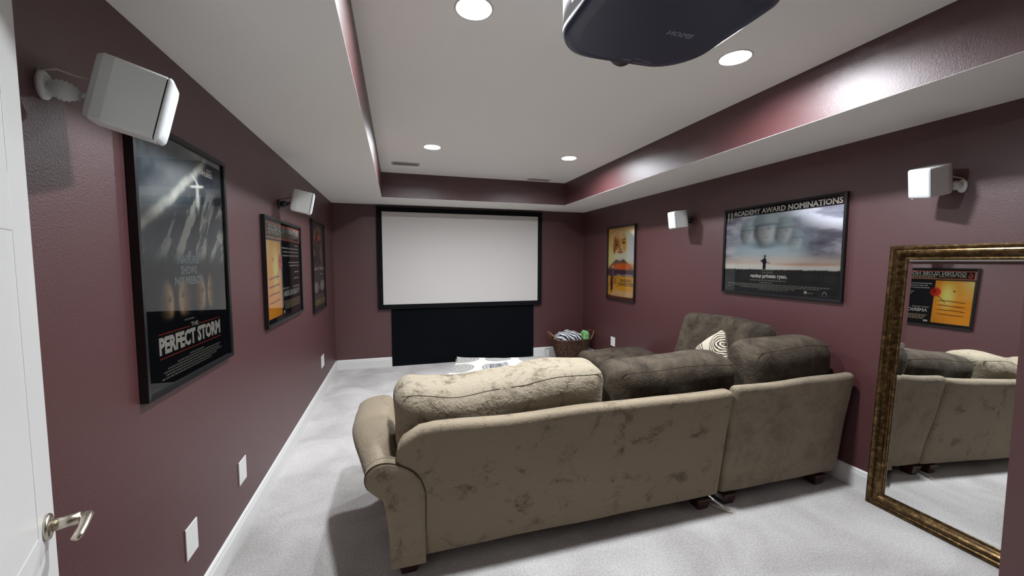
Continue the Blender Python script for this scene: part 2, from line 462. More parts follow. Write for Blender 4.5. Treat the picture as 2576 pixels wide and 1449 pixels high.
# ------------------------------------------------------------------ lettering
FONTC = {}
def glyphs(body, off=0.0, serif=False):
    key = (body, off, serif)
    if key in FONTC: return FONTC[key]
    cu = bpy.data.curves.new('lettering_source', 'FONT'); cu.body = body; cu.resolution_u = 2; cu.offset = off
    ob = bpy.data.objects.new('lettering_source', cu); COL.objects.link(ob)
    bpy.context.view_layer.update()
    me = ob.evaluated_get(bpy.context.evaluated_depsgraph_get()).to_mesh()
    vs = np.array([v.co[:2] for v in me.vertices]); fs = [tuple(p.vertices) for p in me.polygons]
    ob.to_mesh_clear() if hasattr(ob, 'to_mesh_clear') else None
    bpy.data.objects.remove(ob); bpy.data.curves.remove(cu)
    if serif:       # slab serifs on the free stem ends
        cnt = {}
        for f in fs:
            for i in range(len(f)):
                e = tuple(sorted((f[i], f[(i+1) % len(f)]))); cnt[e] = cnt.get(e, 0)+1
        top, bot = max(v[1] for v in vs), min(v[1] for v in vs); H = top-bot; ex = []
        for e, c in cnt.items():
            if c != 1: continue
            a, b = vs[e[0]], vs[e[1]]
            if abs(a[1]-b[1]) > .01*H or not (.04*H < abs(a[0]-b[0]) < .32*H): continue
            for yy, sg in ((top, -1), (bot, 1)):
                if abs(a[1]-yy) < .05*H:
                    x0, x1 = min(a[0], b[0])-.07*H, max(a[0], b[0])+.07*H
                    ex.append((x0, x1, yy, yy+sg*.07*H))
        vs = list(map(tuple, vs))
        for x0, x1, y0, y1 in ex:
            o = len(vs); vs += [(x0, y0), (x1, y0), (x1, y1), (x0, y1)]; fs.append((o, o+1, o+2, o+3))
        vs = np.array(vs)
    mn, mx = vs.min(0), vs.max(0)
    FONTC[key] = ((vs-mn)/(mx-mn), fs); return FONTC[key]

class Frame3:
    """flat local frame: origin, U (right), V (up), N (towards the viewer)"""
    def __init__(s, o, u, v, n): s.o, s.u, s.v, s.n = Vector(o), Vector(u), Vector(v), Vector(n)
    def __call__(s, a, b, c=0): return s.o + s.u*a + s.v*b + s.n*c

def text_into(mb, fr, body, a0, b0, a1, b1, c=.0, off=0.02, slant=0, serif=False):
    vs, fs = glyphs(body, off, serif)
    if hasattr(mb, 'words'): mb.words.append(MB()); mb = mb.words[-1]
    mb.add([fr(a0+(a1-a0)*p[0]+slant*p[1]*(b1-b0), b0+(b1-b0)*p[1], c) for p in vs], fs)

def rect_into(mb, fr, a0, b0, a1, b1, c=0.0):
    mb.add([fr(a0, b0, c), fr(a1, b0, c), fr(a1, b1, c), fr(a0, b1, c)], [(0, 1, 2, 3)])

def dashes(mb, fr, a0, a1, b, hgt, seed, c=0.0, fill=.86):
    """a line of print too small to read"""
    rnd = random.Random(seed); x = a0
    while x < a1-.004:
        wd = min(rnd.uniform(.008, .03), a1-x)
        rect_into(mb, fr, x, b, x+wd*fill, b+hgt, c); x += wd + .003

# ------------------------------------------------------------------ poster prints (vertex colours, flat print)
def vnoise(u, v, sx, sy, seed):
    rs = np.random.RandomState(seed)
    g = rs.rand(int(sy)+3, int(sx)+3)
    x, y = u*sx, v*sy; xi, yi = np.floor(x).astype(int), np.floor(y).astype(int); fx, fy = x-xi, y-yi
    yi = yi % (int(sy)+2); xi = xi % (int(sx)+2)
    fx, fy = fx*fx*(3-2*fx), fy*fy*(3-2*fy)
    return (g[yi, xi]*(1-fx)+g[yi, xi+1]*fx)*(1-fy) + (g[yi+1, xi]*(1-fx)+g[yi+1, xi+1]*fx)*fy
def fbm(u, v, sx, sy, seed, o=4):
    r = 0; a = 1; t = 0
    for k in range(o):
        r = r + a*vnoise(u, v, sx*2**k, sy*2**k, seed+k); t += a; a *= .55
    return r/t
def ss(e0, e1, x): t = np.clip((x-e0)/(e1-e0), 0, 1); return t*t*(3-2*t)
def mixc(a, b, k): return a*(1-k[..., None]) + np.array(b, float)*k[..., None]
def ell(u, v, cu, cv, ru, rv, soft=.25): return 1-ss(1-soft, 1+soft, np.sqrt(((u-cu)/ru)**2+((v-cv)/rv)**2))
def rotn(u, v, a): return (u*math.cos(a)+v*math.sin(a))*.5+.5, (-u*math.sin(a)+v*math.cos(a))*.5+.5

def soft_face(c, u, v, cu, cv, ru, rv, tone, side, a=1.0):
    """plain, anonymous, softly lit head"""
    k = ell(u, v, cu, cv, ru, rv, .28)
    lit = ss(-.9, .9, (u-cu)/ru*side)
    base = mixc(np.zeros_like(c)+np.array(tone)*.28, tone, lit)
    for q in (-.38, .38):
        base = mixc(base, np.array(tone)*.35, ell(u, v, cu+q*ru, cv+.14*rv, ru*.24, rv*.07, .6)*.75)
        base = mixc(base, np.array(tone)*.45, ell(u, v, cu+q*ru, cv+.27*rv, ru*.28, rv*.04, .7)*.6)
    base = mixc(base, np.array(tone)*.5, ell(u, v, cu+.12*ru*-side, cv-.12*rv, ru*.10, rv*.20, .8)*.6)
    base = mixc(base, np.array(tone)*.55, ell(u, v, cu, cv-.30*rv, ru*.20, rv*.05, .6)*.5)
    base = mixc(base, np.array(tone)*.4, ell(u, v, cu, cv-.46*rv, ru*.32, rv*.05, .6)*.7)
    k = (k*a)[..., None]
    return c*(1-k)+base*k

def paint_storm(u, v):
    c = np.zeros(u.shape+(3,)) + np.array([38, 46, 54.])
    c = mixc(c, (92, 98, 102), fbm(u, v, 4, 6, 1)*ss(.3, .6, v))
    c = mixc(c, (150, 156, 158), ss(.45, .8, fbm(u, v, 3, 4, 3))*ss(.62, .95, v)*(1-ss(.2, .7, u))*.8)
    # breaking sea: slanted streaks rising to the right
    a, b = rotn(u, v*1.4, .95)
    st = ss(.47, .64, fbm(a, b, 9, 34, 11, 5))
    m = ss(.47, .56, v)*(1-ss(.64, .82, v-.10*u))*(.5+.5*ss(.1, .6, u))
    c = mixc(c, (222, 222, 208), st*m)
    c = mixc(c, (120, 128, 130), m*.35)
    # diagonal burst of spray
    lv = .615+.47*np.clip(u, 0, 1)**1.05; d = np.abs(v-lv+.035*(fbm(u, v, 9, 12, 5)-.5))
    c = mixc(c, (236, 234, 218), (1-ss(.006, .040, d))*(.55+.45*fbm(u, v, 16, 22, 6))*(1-ss(.70, .82, u)))
    c = mixc(c, (160, 162, 158), (1-ss(.02, .13, np.abs(v-lv-.05)))*.5*(1-ss(.65, .8, u)))
    c = mixc(c, (214, 214, 204), ell(u, v, .64, .80, .020, .075, .4)*(.6+.4*fbm(u, v, 40, 40, 8)))
    c = mixc(c, (214, 214, 204), (1-ss(.003, .009, np.abs(v-.845-.12*(u-.64))))*ell(u, v, .64, .845, .09, .05, .3))
    c = mixc(c, (214, 214, 204), (1-ss(.003, .009, np.abs(v-.862+.5*(u-.64))))*ell(u, v, .62, .862, .06, .05, .3))
    # dark lower part
    c = mixc(c, (12, 14, 18), 1-ss(.38, .53, v))
    for cu, cv, ru, rv, sd in ((.23, .325, .070, .095, 1), (.43, .335, .082, .098, -1), (.61, .345, .075, .095, 1), (.76, .350, .05, .085, -1)):
        c = soft_face(c, u, v, cu, cv, ru, rv, (214, 176, 130.), sd, .85)
    c = mixc(c, (12, 14, 18), 1-ss(.245, .285, v))
    return c

def paint_gold_black(u, v):
    c = np.zeros(u.shape+(3,)) + np.array([26, 28, 32.])
    # left picture: warm golden skin-like gradient with a red bloom, generic
    g = np.zeros_like(c) + np.array([226, 158, 48.])
    g = mixc(g, (238, 214, 150), ss(.25, .0, u)*ss(.3, .9, v))
    g = mixc(g, (246, 222, 140), ell(u, v, .25, .55, .07, .22, .8)*.9)
    g = mixc(g, (150, 90, 30), ell(u, v, .19, .62, .012, .02, .5)*.8)
    for k, vv in enumerate((.44, .36, .28, .20)):
        d = np.abs(v-vv-.10*(u-.2)+.03*(fbm(u, v, 6, 6, 60+k)-.5))
        g = mixc(g, (120, 66, 22), (1-ss(.002, .012, d))*ss(.05, .1, u)*(1-ss(.30, .36, u)))
    inside = ((u > .012) & (u < .385) & (v > .045) & (v < .80)).astype(float)
    c = mixc(c, (0, 0, 0), inside); c = c + g*inside[..., None]
    rb = ell(u, v, .375, .595, .055, .080, .25)*(.75+.25*fbm(u, v, 20, 20, 70))
    c = mixc(c, (200, 40, 22), rb)
    c = mixc(c, (110, 20, 14), ell(u, v, .385, .61, .02, .035, .6)*.6)
    c = mixc(c, (60, 60, 30), (1-ss(.002, .006, np.abs((u-.31)*.9-(v-.48)*.6)))*ss(.40, .42, v)*(1-ss(.53, .55, v))*(u < .36))
    # header strip
    hd = ((v > .835) & (v < .965)).astype(float)
    c = mixc(c, (22, 26, 28), hd)
    c = mixc(c, (200, 120, 96), ((np.abs(v-.967) < .008) | (np.abs(v-.832) < .008)).astype(float))
    c = mixc(c, (200, 150, 130), ((v > .84) & (v < .96) & ((u < .022) & (u > .01) | (u > .978) & (u < .99))).astype(float))
    return c

def paint_dark_flame(u, v):
    c = np.zeros(u.shape+(3,)) + np.array([34, 32, 34.])
    n = fbm(u, v, 8, 14, 81)
    m = ell(u, v, .48, .70, .44, .30, .3)
    c = mixc(c, (150, 120, 84), m*ss(.35, .6, n))
    c = mixc(c, (206, 104, 34), ell(u, v, .42, .80, .38, .15, .4)*ss(.4, .62, fbm(u, v, 9, 12, 90)))
    c = mixc(c, (66, 62, 62), ell(u, v, .42, .58, .18, .20, .3)*.95)
    c = mixc(c, (200, 190, 176), (1-ss(.0, .02, np.abs(v-.475-.01*np.sin(u*30))))*.9)
    c = mixc(c, (82, 78, 76), ((v > .31) & (v < .455)).astype(float))
    w = ell(u, v, .26, .255, .24, .065, .25) + ell(u, v, .76, .265, .22, .065, .25)
    c = mixc(c, (190, 182, 172), np.clip(w, 0, 1)*(.7+.3*fbm(u, v, 12, 12, 95)))
    for q in (.4, .5, .6): c = mixc(c, (30, 28, 28), (1-ss(.008, .02, np.abs(u-q)))*((v > .19) & (v < .33)))
    c = mixc(c, (150, 136, 84), ((v > .045) & (v < .125)).astype(float)*(.6+.4*fbm(u, v, 14, 30, 97)))
    return c

def paint_portrait(u, v):
    c = np.zeros(u.shape+(3,)) + np.array([232, 218, 156.])
    c = mixc(c, (244, 242, 228), ss(.45, .95, u)*ss(.35, .6, v))
    c = mixc(c, (176, 126, 60), ss(.86, 1.02, v+.1*(fbm(u, v, 3, 3, 104)-.5))*.75)
    c = mixc(c, (204, 160, 70), (1-ss(0., .35, u))*ss(.60, .95, v)*.7)
    n = fbm(u, v, 16, 22, 105)
    # jacket
    sh = 1-ss(-.015, .015, v-(.60-.42*np.abs(u-.47)**1.2))
    c = mixc(c, (98, 90, 88), sh*(.8+.2*n))
    # plain bearded head: warm shade on the left, pale on the right
    hd = ell(u, v, .44, .765, .265, .185, .06)
    tone = mixc(np.zeros_like(c)+np.array([232, 186, 112.]), (168, 98, 34), (1-ss(.22, .55, u+.05*(n-.5))))
    c = c*(1-hd[..., None])+tone*hd[..., None]
    c = mixc(c, (226, 206, 166), ell(u, v, .46, .90, .24, .055, .5)*.7)             # thin hair
    c = mixc(c, (222, 196, 150), ell(u, v, .20, .80, .035, .10, .6)*.8)
    c = mixc(c, (242, 234, 216), ell(u, v, .46, .625, .20, .085, .18)*(.75+.25*n))   # beard
    c = mixc(c, (196, 128, 58), ell(u, v, .47, .668, .12, .030, .5)*.9)
    c = mixc(c, (222, 200, 166), ell(u, v, .48, .680, .13, .014, .5)*.8)             # moustache
    c = mixc(c, (112, 58, 26), ell(u, v, .49, .662, .06, .006, .6))
    for q, z, w_ in ((.33, .765, .075), (.60, .785, .06)):
        c = mixc(c, (120, 66, 28), ell(u, v, q, z+.002, w_, .016, .7)*.75)
        c = mixc(c, (64, 38, 22), ell(u, v, q, z, w_*.55, .006, .6)*.9)
        c = mixc(c, (92, 54, 28), (1-ss(.003, .010, np.abs(v-z-.030-.10*np.abs(u-.47))))*ell(u, v, q, z+.03, w_*1.2, .04, .3)*.8)
    c = mixc(c, (250, 220, 160), ell(u, v, .52, .725, .022, .045, .6)*.8)
    c = mixc(c, (130, 74, 30), ell(u, v, .45, .720, .022, .040, .6)*.6)
    c = mixc(c, (110, 60, 28), ell(u, v, .50, .694, .05, .007, .6)*.7)
    # orange band, dusky skyline, yellow base
    c = mixc(c, (218, 116, 52), ell(u, v, .56, .455, .42, .055, .5)*(v > .40))
    c = mixc(c, (92, 60, 74), (1-ss(.40, .425, v+.02*(vnoise(u, v, 30, 1, 110)-.5)))*(v > .32))
    c = mixc(c, (218, 166, 56), 1-ss(.315, .335, v))
    c = mixc(c, (192, 132, 42), ss(.5, .7, fbm(u, v, 5, 8, 120))*(v < .31))
    c = mixc(c, (112, 60, 46), (v < .045).astype(float))
    # small plain walking figure at the left, with a wheel behind
    rg = np.sqrt(((u-.40)/.11)**2+((v-.235)/.060)**2); c = mixc(c, (70, 56, 34), (1-ss(.02, .07, np.abs(rg-1))))
    c = mixc(c, (34, 32, 40), ell(u, v, .155, .195, .045, .115, .12))
    c = mixc(c, (66, 56, 62), ell(u, v, .17, .355, .075, .080, .15))
    c = mixc(c, (150, 140, 128), ell(u, v, .20, .36, .02, .06, .3)*.8)
    c = mixc(c, (204, 166, 128), ell(u, v, .19, .450, .045, .025, .2))
    return c

def paint_sky_field(u, v):
    c = np.zeros(u.shape+(3,)) + np.array([150, 150, 164.])
    n = fbm(u, v*.9, 4, 9, 131, 5)
    c = mixc(c, (222, 222, 228), ss(.46, .66, n)*.85)
    c = mixc(c, (104, 102, 116), ss(.44, .30, n)*.8)
    # pale blue haze where the anonymous helmeted heads dissolve into the cloud
    c = mixc(c, (176, 192, 200), ell(u, v, .45, .58, .34, .34, .5)*.75)
    def head(c, cu, cv, s, a):
        c = mixc(c, (196, 210, 214), ell(u, v, cu, cv-.23*s, .20*s, .13*s, .5)*a*.8)      # shoulders
        c = mixc(c, (126, 150, 158), ell(u, v, cu, cv-.135*s, .085*s, .03*s, .7)*a*.7)    # collar
        c = soft_face(c, u, v, cu, cv-.005, .078*s, .135*s, (216, 220, 220.), 1, a*.75)
        c = mixc(c, (226, 228, 226), ell(u, v, cu+.008, cv-.015, .066*s, .105*s, .4)*a*.45)
        hm = ell(u, v, cu+.004, cv+.062*s, .094*s, .120*s, .10)*ss(cv+.045*s, cv+.060*s, v)
        g = mixc(np.zeros_like(c)+np.array([150, 168, 174.]), (186, 200, 202), ss(-.05, .05, u-cu))
        k = (hm*a)[..., None]; c = c*(1-k)+g*k
        c = mixc(c, (92, 110, 118), ell(u, v, cu+.004, cv+.052*s, .092*s, .012*s, .7)*a*.45)
        return c
    c = head(c, .225, .70, .85, .7); c = head(c, .655, .585, .72, .75); c = head(c, .555, .69, .95, .85); c = head(c, .395, .725, 1.25, 1.)
    c = mixc(c, (222, 208, 196), ss(.48, .36, v)*.8)
    c = mixc(c, (248, 234, 218), ss(.36, .30, v))
    c = mixc(c, (204, 172, 150), ell(u, v, .76, .335, .26, .016, .6)*.8)
    hor = .275+.010*(vnoise(u, v, 60, 1, 150)-.5)
    gr = np.zeros_like(c) + np.array([50, 51, 54.]); gr = mixc(gr, (74, 78, 70), fbm(u, v, 20, 20, 160)*.6)
    k = 1-ss(-.004, .004, v-hor); c = c*(1-k[..., None]) + gr*k[..., None]
    # plain standing silhouette
    k = np.maximum.reduce([ell(u, v, .405, .365, .018, .045, .15), ell(u, v, .408, .428, .009, .014, .2),
        ell(u, v, .398, .305, .007, .04, .2), ell(u, v, .412, .305, .007, .04, .2), ell(u, v, .39, .375, .02, .012, .3)])
    c = mixc(c, (30, 28, 42), k)
    c = mixc(c, (30, 28, 42), (1-ss(.002, .005, np.abs((v-.36)+.35*(u-.42))))*((u > .40) & (u < .455)))
    c = mixc(c, (14, 13, 15), (v > .915).astype(float))       # black title band
    return c

def poster(wall, ya, yb, z0, z1, painter, label, letter, nu=150, depth=.026, face=.018):
    """ya: edge at the viewer's left, yb: edge at the viewer's right"""
    if wall == 'L': fr = Frame3((0, ya, z0), (0, 1, 0), (0, 0, 1), (1, 0, 0)); wd = yb-ya
    else: fr = Frame3((W, ya, z0), (0, -1, 0), (0, 0, 1), (-1, 0, 0)); wd = ya-yb
    ht = z1-z0
    c0 = fr(wd/2, ht/2)
    t = thing('framed_poster', c0, label, 'poster')
    f = face
    for q in (((0,0),(wd,0),(wd-f,f),(f,f)), ((wd,0),(wd,ht),(wd-f,ht-f),(wd-f,f)), ((wd,ht),(0,ht),(f,ht-f),(wd-f,ht-f)), ((0,ht),(0,0),(f,f),(f,ht-f))):
        vs = [fr(a, b, .001) for a, b in q] + [fr(q[k][0], q[k][1], depth-(0 if k < 2 else .002)) for k in range(4)]
        mesh_obj('frame_rail', MB().add(vs, [(0,1,2,3),(7,6,5,4),(0,4,5,1),(1,5,6,2),(2,6,7,3),(3,7,4,0)]), BLACKF, t)
    # print
    nv = int(nu*(ht-2*f)/(wd-2*f))
    U, V = np.meshgrid(np.linspace(0, 1, nu), np.linspace(0, 1, nv))
    rgb = np.clip(painter(U, V)*1.12, 0, 250)/255
    lin = np.where(rgb <= .04045, rgb/12.92, ((rgb+.055)/1.055)**2.4)
    iw, ih = wd-2*f, ht-2*f
    o = fr(f, f, .010) - wloc(t)
    pts = np.array(o)[None, :] + U.ravel()[:, None]*iw*np.array(fr.u)[None] + V.ravel()[:, None]*ih*np.array(fr.v)[None]
    idx = np.arange(nu*nv).reshape(nv, nu)
    q = np.stack([idx[:-1, :-1].ravel(), idx[:-1, 1:].ravel(), idx[1:, 1:].ravel(), idx[1:, :-1].ravel()], 1)
    me = bpy.data.meshes.new('print')
    me.vertices.add(len(pts)); me.vertices.foreach_set('co', pts.astype('f').ravel())
    me.loops.add(q.size); me.loops.foreach_set('vertex_index', q.ravel().astype('i'))
    me.polygons.add(len(q)); me.polygons.foreach_set('loop_start', (np.arange(len(q))*4).astype('i'))
    me.update(calc_edges=True)
    ca = me.color_attributes.new('print', 'FLOAT_COLOR', 'POINT')
    ca.data.foreach_set('color', np.concatenate([lin.reshape(-1, 3), np.ones((nu*nv, 1))], 1).astype('f').ravel())
    me.materials.append(PRINT)
    po = bpy.data.objects.new('print', me); COL.objects.link(po); po.parent = t
    # backing board and lettering (u, v in 0..1 of the print)
    bb = MB(); vs = [fr(a, b, c) for c in (.0015, .009) for a, b in ((f, f), (wd-f, f), (wd-f, ht-f), (f, ht-f))]
    bb.add(vs, [(3,2,1,0),(4,5,6,7),(0,1,5,4),(1,2,6,5),(2,3,7,6),(3,0,4,7)])
    mesh_obj('backing_board', bb, BLACKF, t)
    pf = Frame3(fr(f, f, .0104), fr.u*iw, fr.v*ih, fr.n)
    for mat, fn in letter:
        sink = MB(); sink.words = []; fn(sink, pf)
        for wm in sink.words: mesh_obj('lettering', wm, mat, t, fix=False)
        if sink.v: tag(mesh_obj('fine_print', sink, mat, t, fix=False), kind='stuff')
    pn = MB(); vs = [fr(a, b, c) for c in (.014, .0155) for a, b in ((f-.002, f-.002), (wd-f+.002, f-.002), (wd-f+.002, ht-f+.002), (f-.002, ht-f+.002))]
    pn.add([vs[4], vs[5], vs[6], vs[7]], [(0, 1, 2, 3)])
    mesh_obj('glass_pane', pn, PANE, t, fix=False)
    return t

T = text_into
def l1w(mb, p):
    T(mb, p, 'PERFECT STORM', .13, .128, .87, .200, off=.05)
    T(mb, p, 'THE', .47, .207, .56, .226)
    T(mb, p, 'WAHLBERG', .66, .910, .86, .935); T(mb, p, 'MARK', .78, .939, .86, .951)
def l1b(mb, p):
    T(mb, p, 'NATURE', .36, .487, .61, .524); T(mb, p, 'SHOWS', .39, .441, .58, .477); T(mb, p, 'NO MERCY', .32, .395, .65, .432)
def l1r(mb, p):
    rect_into(mb, p, .13, .209, .46, .2125); rect_into(mb, p, .57, .209, .87, .2125); rect_into(mb, p, .13, .113, .87, .1165)
def l1g(mb, p):
    dashes(mb, p, .40, .52, .24, .007, 3)
    for i, (a, b) in enumerate(((.44, .62), (.30, .86), (.20, .84), (.16, .88), (.18, .80), (.14, .72))):
        dashes(mb, p, a, b, .088-.012*i, .0065, 10+i)
poster('L', 1.615, 2.345, 1.050, 2.035, paint_storm, 'tall framed film poster of a stormy grey sea, nearest the door',
       [(INKW, l1w), (INKB, l1b), (INKR, l1r), (INKG, l1g)], nu=190)

def l2w(mb, p):
    T(mb, p, 'GOLDEN GLOBE NOMINATIONS', .10, .897, .955, .957, off=.02, serif=True)
    T(mb, p, 'AMERICAN BEAUTY', .43, .222, .95, .285, off=.03)
    for i, (a, b, v) in enumerate(((.82, .94, .775), (.42, .95, .735), (.46, .95, .695), (.44, .95, .655), (.60, .95, .58), (.62, .95, .545), (.78, .94, .47), (.76, .94, .40))):
        dashes(mb, p, a, b, v, .015, 20+i)
    T(mb, p, 'KEVIN SPACEY', .42, .300, .60, .322); T(mb, p, 'ANNETTE BENING', .72, .300, .95, .322)
    rect_into(mb, p, .415, .05, .46, .08)
def l2y(mb, p):
    T(mb, p, 'BEST PICTURE', .10, .862, .36, .892)
    dashes(mb, p, .38, .95, .880, .010, 40); dashes(mb, p, .40, .92, .862, .010, 41); dashes(mb, p, .38, .78, .845, .008, 42)
    for i in range(5): dashes(mb, p, .43+.01*i, .95, .165-.019*i, .009, 50+i)
def l2r(mb, p):
    T(mb, p, '6', .035, .848, .085, .955, off=.03)
poster('L', 2.935, 3.955, 1.085, 1.850, paint_gold_black, 'wide framed film poster, golden picture with red rose at left and black column of text',
       [(INKW, l2w), (INKY, l2y), (INKR, l2r)], nu=190)

def l3w(mb, p): dashes(mb, p, .1, .4, .455, .012, 60); dashes(mb, p, .62, .86, .455, .012, 61); dashes(mb, p, .62, .8, .40, .01, 62)
def l3g(mb, p):
    for i in range(3): dashes(mb, p, .12, .88, .165-.014*i, .007, 63+i)
poster('L', 4.470, 5.165, .992, 1.985, paint_dark_flame, 'dark framed poster with orange flames, left wall nearest the far corner',
       [(INKW, l3w), (INKG, l3g)], nu=110)

def r1w(mb, p):
    T(mb, p, 'SEAN CONNERY', .36, .325, .95, .350)
    for i in range(5): dashes(mb, p, .15, .93, .105-.017*i, .008, 70+i)
def r1d(mb, p):
    T(mb, p, 'FINDING', .50, .245, .90, .285); T(mb, p, 'FORRESTER', .42, .19, .97, .235)
poster('R', 5.125, 4.425, .998, 2.030, paint_portrait, 'tall golden framed poster of a grey-bearded man, right wall near the far corner',
       [(INKW, r1w), (INKD, r1d)], nu=130)

def r2w(mb, p):
    T(mb, p, '11', .012, .860, .065, .975, off=.03, serif=True)
    T(mb, p, 'ACADEMY AWARD NOMINATIONS', .075, .925, .985, .985, off=.025, serif=True)
    T(mb, p, 'saving private ryan.', .275, .165, .61, .222, off=.06)
    T(mb, p, 'BEST PICTURE', .015, .605, .17, .632, serif=True); T(mb, p, 'BEST ACTOR', .015, .535, .15, .560, serif=True); T(mb, p, 'BEST DIRECTOR', .015, .435, .19, .460, serif=True)
    dashes(mb, p, .015, .09, .648, .012, 80); dashes(mb, p, .015, .09, .505, .012, 81); dashes(mb, p, .015, .12, .405, .012, 82)
    cx, cy, r = .758, .045, .012
    mb.add([p(cx+r*math.cos(2*PI*k/16), cy+1.38*r*math.sin(2*PI*k/16)) for k in range(16)], [tuple(range(16))])
    # small arched mark at the lower right
    for k in range(9):
        a = PI*k/8; x, y = .895+.014*math.cos(a), .035+.024*math.sin(a)
        rect_into(mb, p, x-.0025, y-.003, x+.0025, y+.004)
def r2g(mb, p):
    T(mb, p, 'tom hanks', .385, .232, .485, .255)
    dashes(mb, p, .38, .50, .262, .010, 83)
    dashes(mb, p, .275, .60, .143, .011, 84); dashes(mb, p, .365, .49, .118, .010, 85)
    dashes(mb, p, .04, .93, .094, .011, 86); dashes(mb, p, .10, .86, .076, .010, 87); dashes(mb, p, .18, .68, .058, .010, 88); dashes(mb, p, .36, .62, .04, .008, 89)
    dashes(mb, p, .04, .08, .06, .010, 90); dashes(mb, p, .86, .93, .018, .004, 91); dashes(mb, p, .775, .82, .035, .01, 92)
poster('R', 2.992, 1.945, 1.256, 2.022, paint_sky_field, 'wide framed film poster with pale helmeted soldiers in clouds over a dark field',
       [(INKW, r2w), (INKG, r2g)], nu=230)

# ------------------------------------------------------------------ speakers
def speaker(pos, yaw, tilt, roll, dims, mount, side, label, dark=False):
    w_, h_, d_ = dims
    y, tl = R(yaw), R(tilt)
    f = Vector((math.sin(y)*math.cos(tl), math.cos(y)*math.cos(tl), math.sin(tl)))
    s = Vector((math.cos(y), -math.sin(y), 0)); u = s.cross(f)
    cr, sr = math.cos(R(roll)), math.sin(R(roll)); s, u = s*cr+u*sr, u*cr-s*sr
    pos = Vector(pos)
    Ms = Matrix(((s.x, f.x, u.x, pos.x), (s.y, f.y, u.y, pos.y), (s.z, f.z, u.z, pos.z), (0,0,0,1)))   # local x side, y forward, z up
    t = thing('speaker', pos, label, 'speaker', 'small white surround speakers on the side walls')
    g = d_
    def outline(y, zin, xin):  # ring at depth y
        hw, hh, r = w_/2-xin, h_/2-zin, .010
        pts = []
        for (cx, cz, a0) in ((hw-r, hh-r, 0), (-hw+r, hh-r, 90), (-hw+r, -hh+r, 180), (hw-r, -hh+r, 270)):
            for k in range(5):
                a = R(a0+90*k/4); pts.append(Ms @ Vector((cx+r*math.cos(a), y, cz+r*math.sin(a))))
        return pts
    mesh_obj('cabinet', MB().loft([outline(-.004, .020, .026), outline(0, .006, .016), outline(.012, 0, .008), outline(.035, 0, .002), outline(g, 0, 0)], smooth=False), SPKW, t, bevel=.001)
    mesh_obj('gap', MB().loft([outline(g, .004, .004), outline(g+.003, .004, .004)], smooth=False), DARKP, t)
    # bowed grille
    gr = MB(); rings = []
    for (yy, i) in ((g+.003, .0), (g+.007, 0.0), (g+.012, .003), (g+.016, .010), (g+.018, .024)):
        rings.append(outline(yy, i*.9, i*.6))
    mesh_obj('grille', gr.loft(rings), GRILLE, t)
    mesh_obj('badge', MB().box(-.012, .012, g+.0145, g+.0165, -h_/2+.012, -h_/2+.016, M=Ms), DARKP, t)
    # foot nub on the underside
    mesh_obj('foot', MB().box(w_/2-.022, w_/2-.010, g-.006, g+.006, -h_/2-.006, -h_/2, M=Ms), SPKW, t, bevel=.001)
    # wall bracket: plate, ribbed knuckle, arm, wire
    mt = Vector(mount); n = Vector((1 if side == 'L' else -1, 0, 0))
    bm_ = DARKP if dark else SPKW
    tt = Matrix(((0, 0, n.x, mt.x), (1, 0, 0, mt.y), (0, 1, 0, mt.z), (0,0,0,1)))
    rings = []
    for zz, sc in ((.0005, 1), (.008, 1), (.014, .8)):
        rings.append([tt @ Vector((.022*sc*math.cos(2*PI*k/24), .036*sc*math.sin(2*PI*k/24), zz)) for k in range(24)])
    br = bpy.data.objects.new('bracket', None); COL.objects.link(br); br.parent = t; br.location = mt-pos
    mesh_obj('wall_plate', MB().loft(rings), bm_, br)
    back = Ms @ Vector((0, .002, -.015))
    k0 = mt+n*.012; k1 = mt.lerp(back, .72)+Vector((0, 0, -.012))
    N = 14; pts = [k0.lerp(k1, i/(N-1)) for i in range(N)]
    mesh_obj('knuckle', MB().tube(pts, .02, 14, rs=[(.027*math.sin(PI*(.18+.68*i/(N-1))))*(1 if i % 2 else .86) for i in range(N)]), bm_, br)
    mesh_obj('arm', MB().tube([k1, k1.lerp(back, .5), back], .006, 10), bm_, br)
    top = mt+n*.01+Vector((0, -.01, .035))
    mesh_obj('wire', MB().tube([top, top+n*.03+Vector((0, 0, .004)), top.lerp(Ms @ Vector((0, 0, .02)), .6), Ms @ Vector((0, .003, .02))], .0025, 6), CABLE if not dark else DARKP, t)
    mesh_obj('terminal', MB().tube([Ms @ Vector((.015, .006, .02)), Ms @ Vector((.015, -.008, .02))], .005, 10), REDP, t)
speaker((.090, 1.344, 2.001), 70, -13.9, -5.5, (.128, .176, .139), (0, 1.312, 1.985), 'L', 'white wall speaker above the sea poster, nearest the door')
speaker((.091, 3.381, 2.013), 80, -11.4, -4.2, (.12, .165, .13), (0, 3.37, 1.975), 'L', 'white wall speaker above the wide golden and black poster', dark=True)
speaker((3.776, 1.434, 2.003), -73, -13, 7.8, (.119, .162, .128), (W, 1.385, 1.955), 'R', 'white wall speaker above the leaning mirror')
speaker((3.768, 3.460, 1.991), -82, -7.6, .8, (.131, .176, .138), (W, 3.44, 1.975), 'R', 'white wall speaker between the golden poster and the wide soldier poster', dark=True)

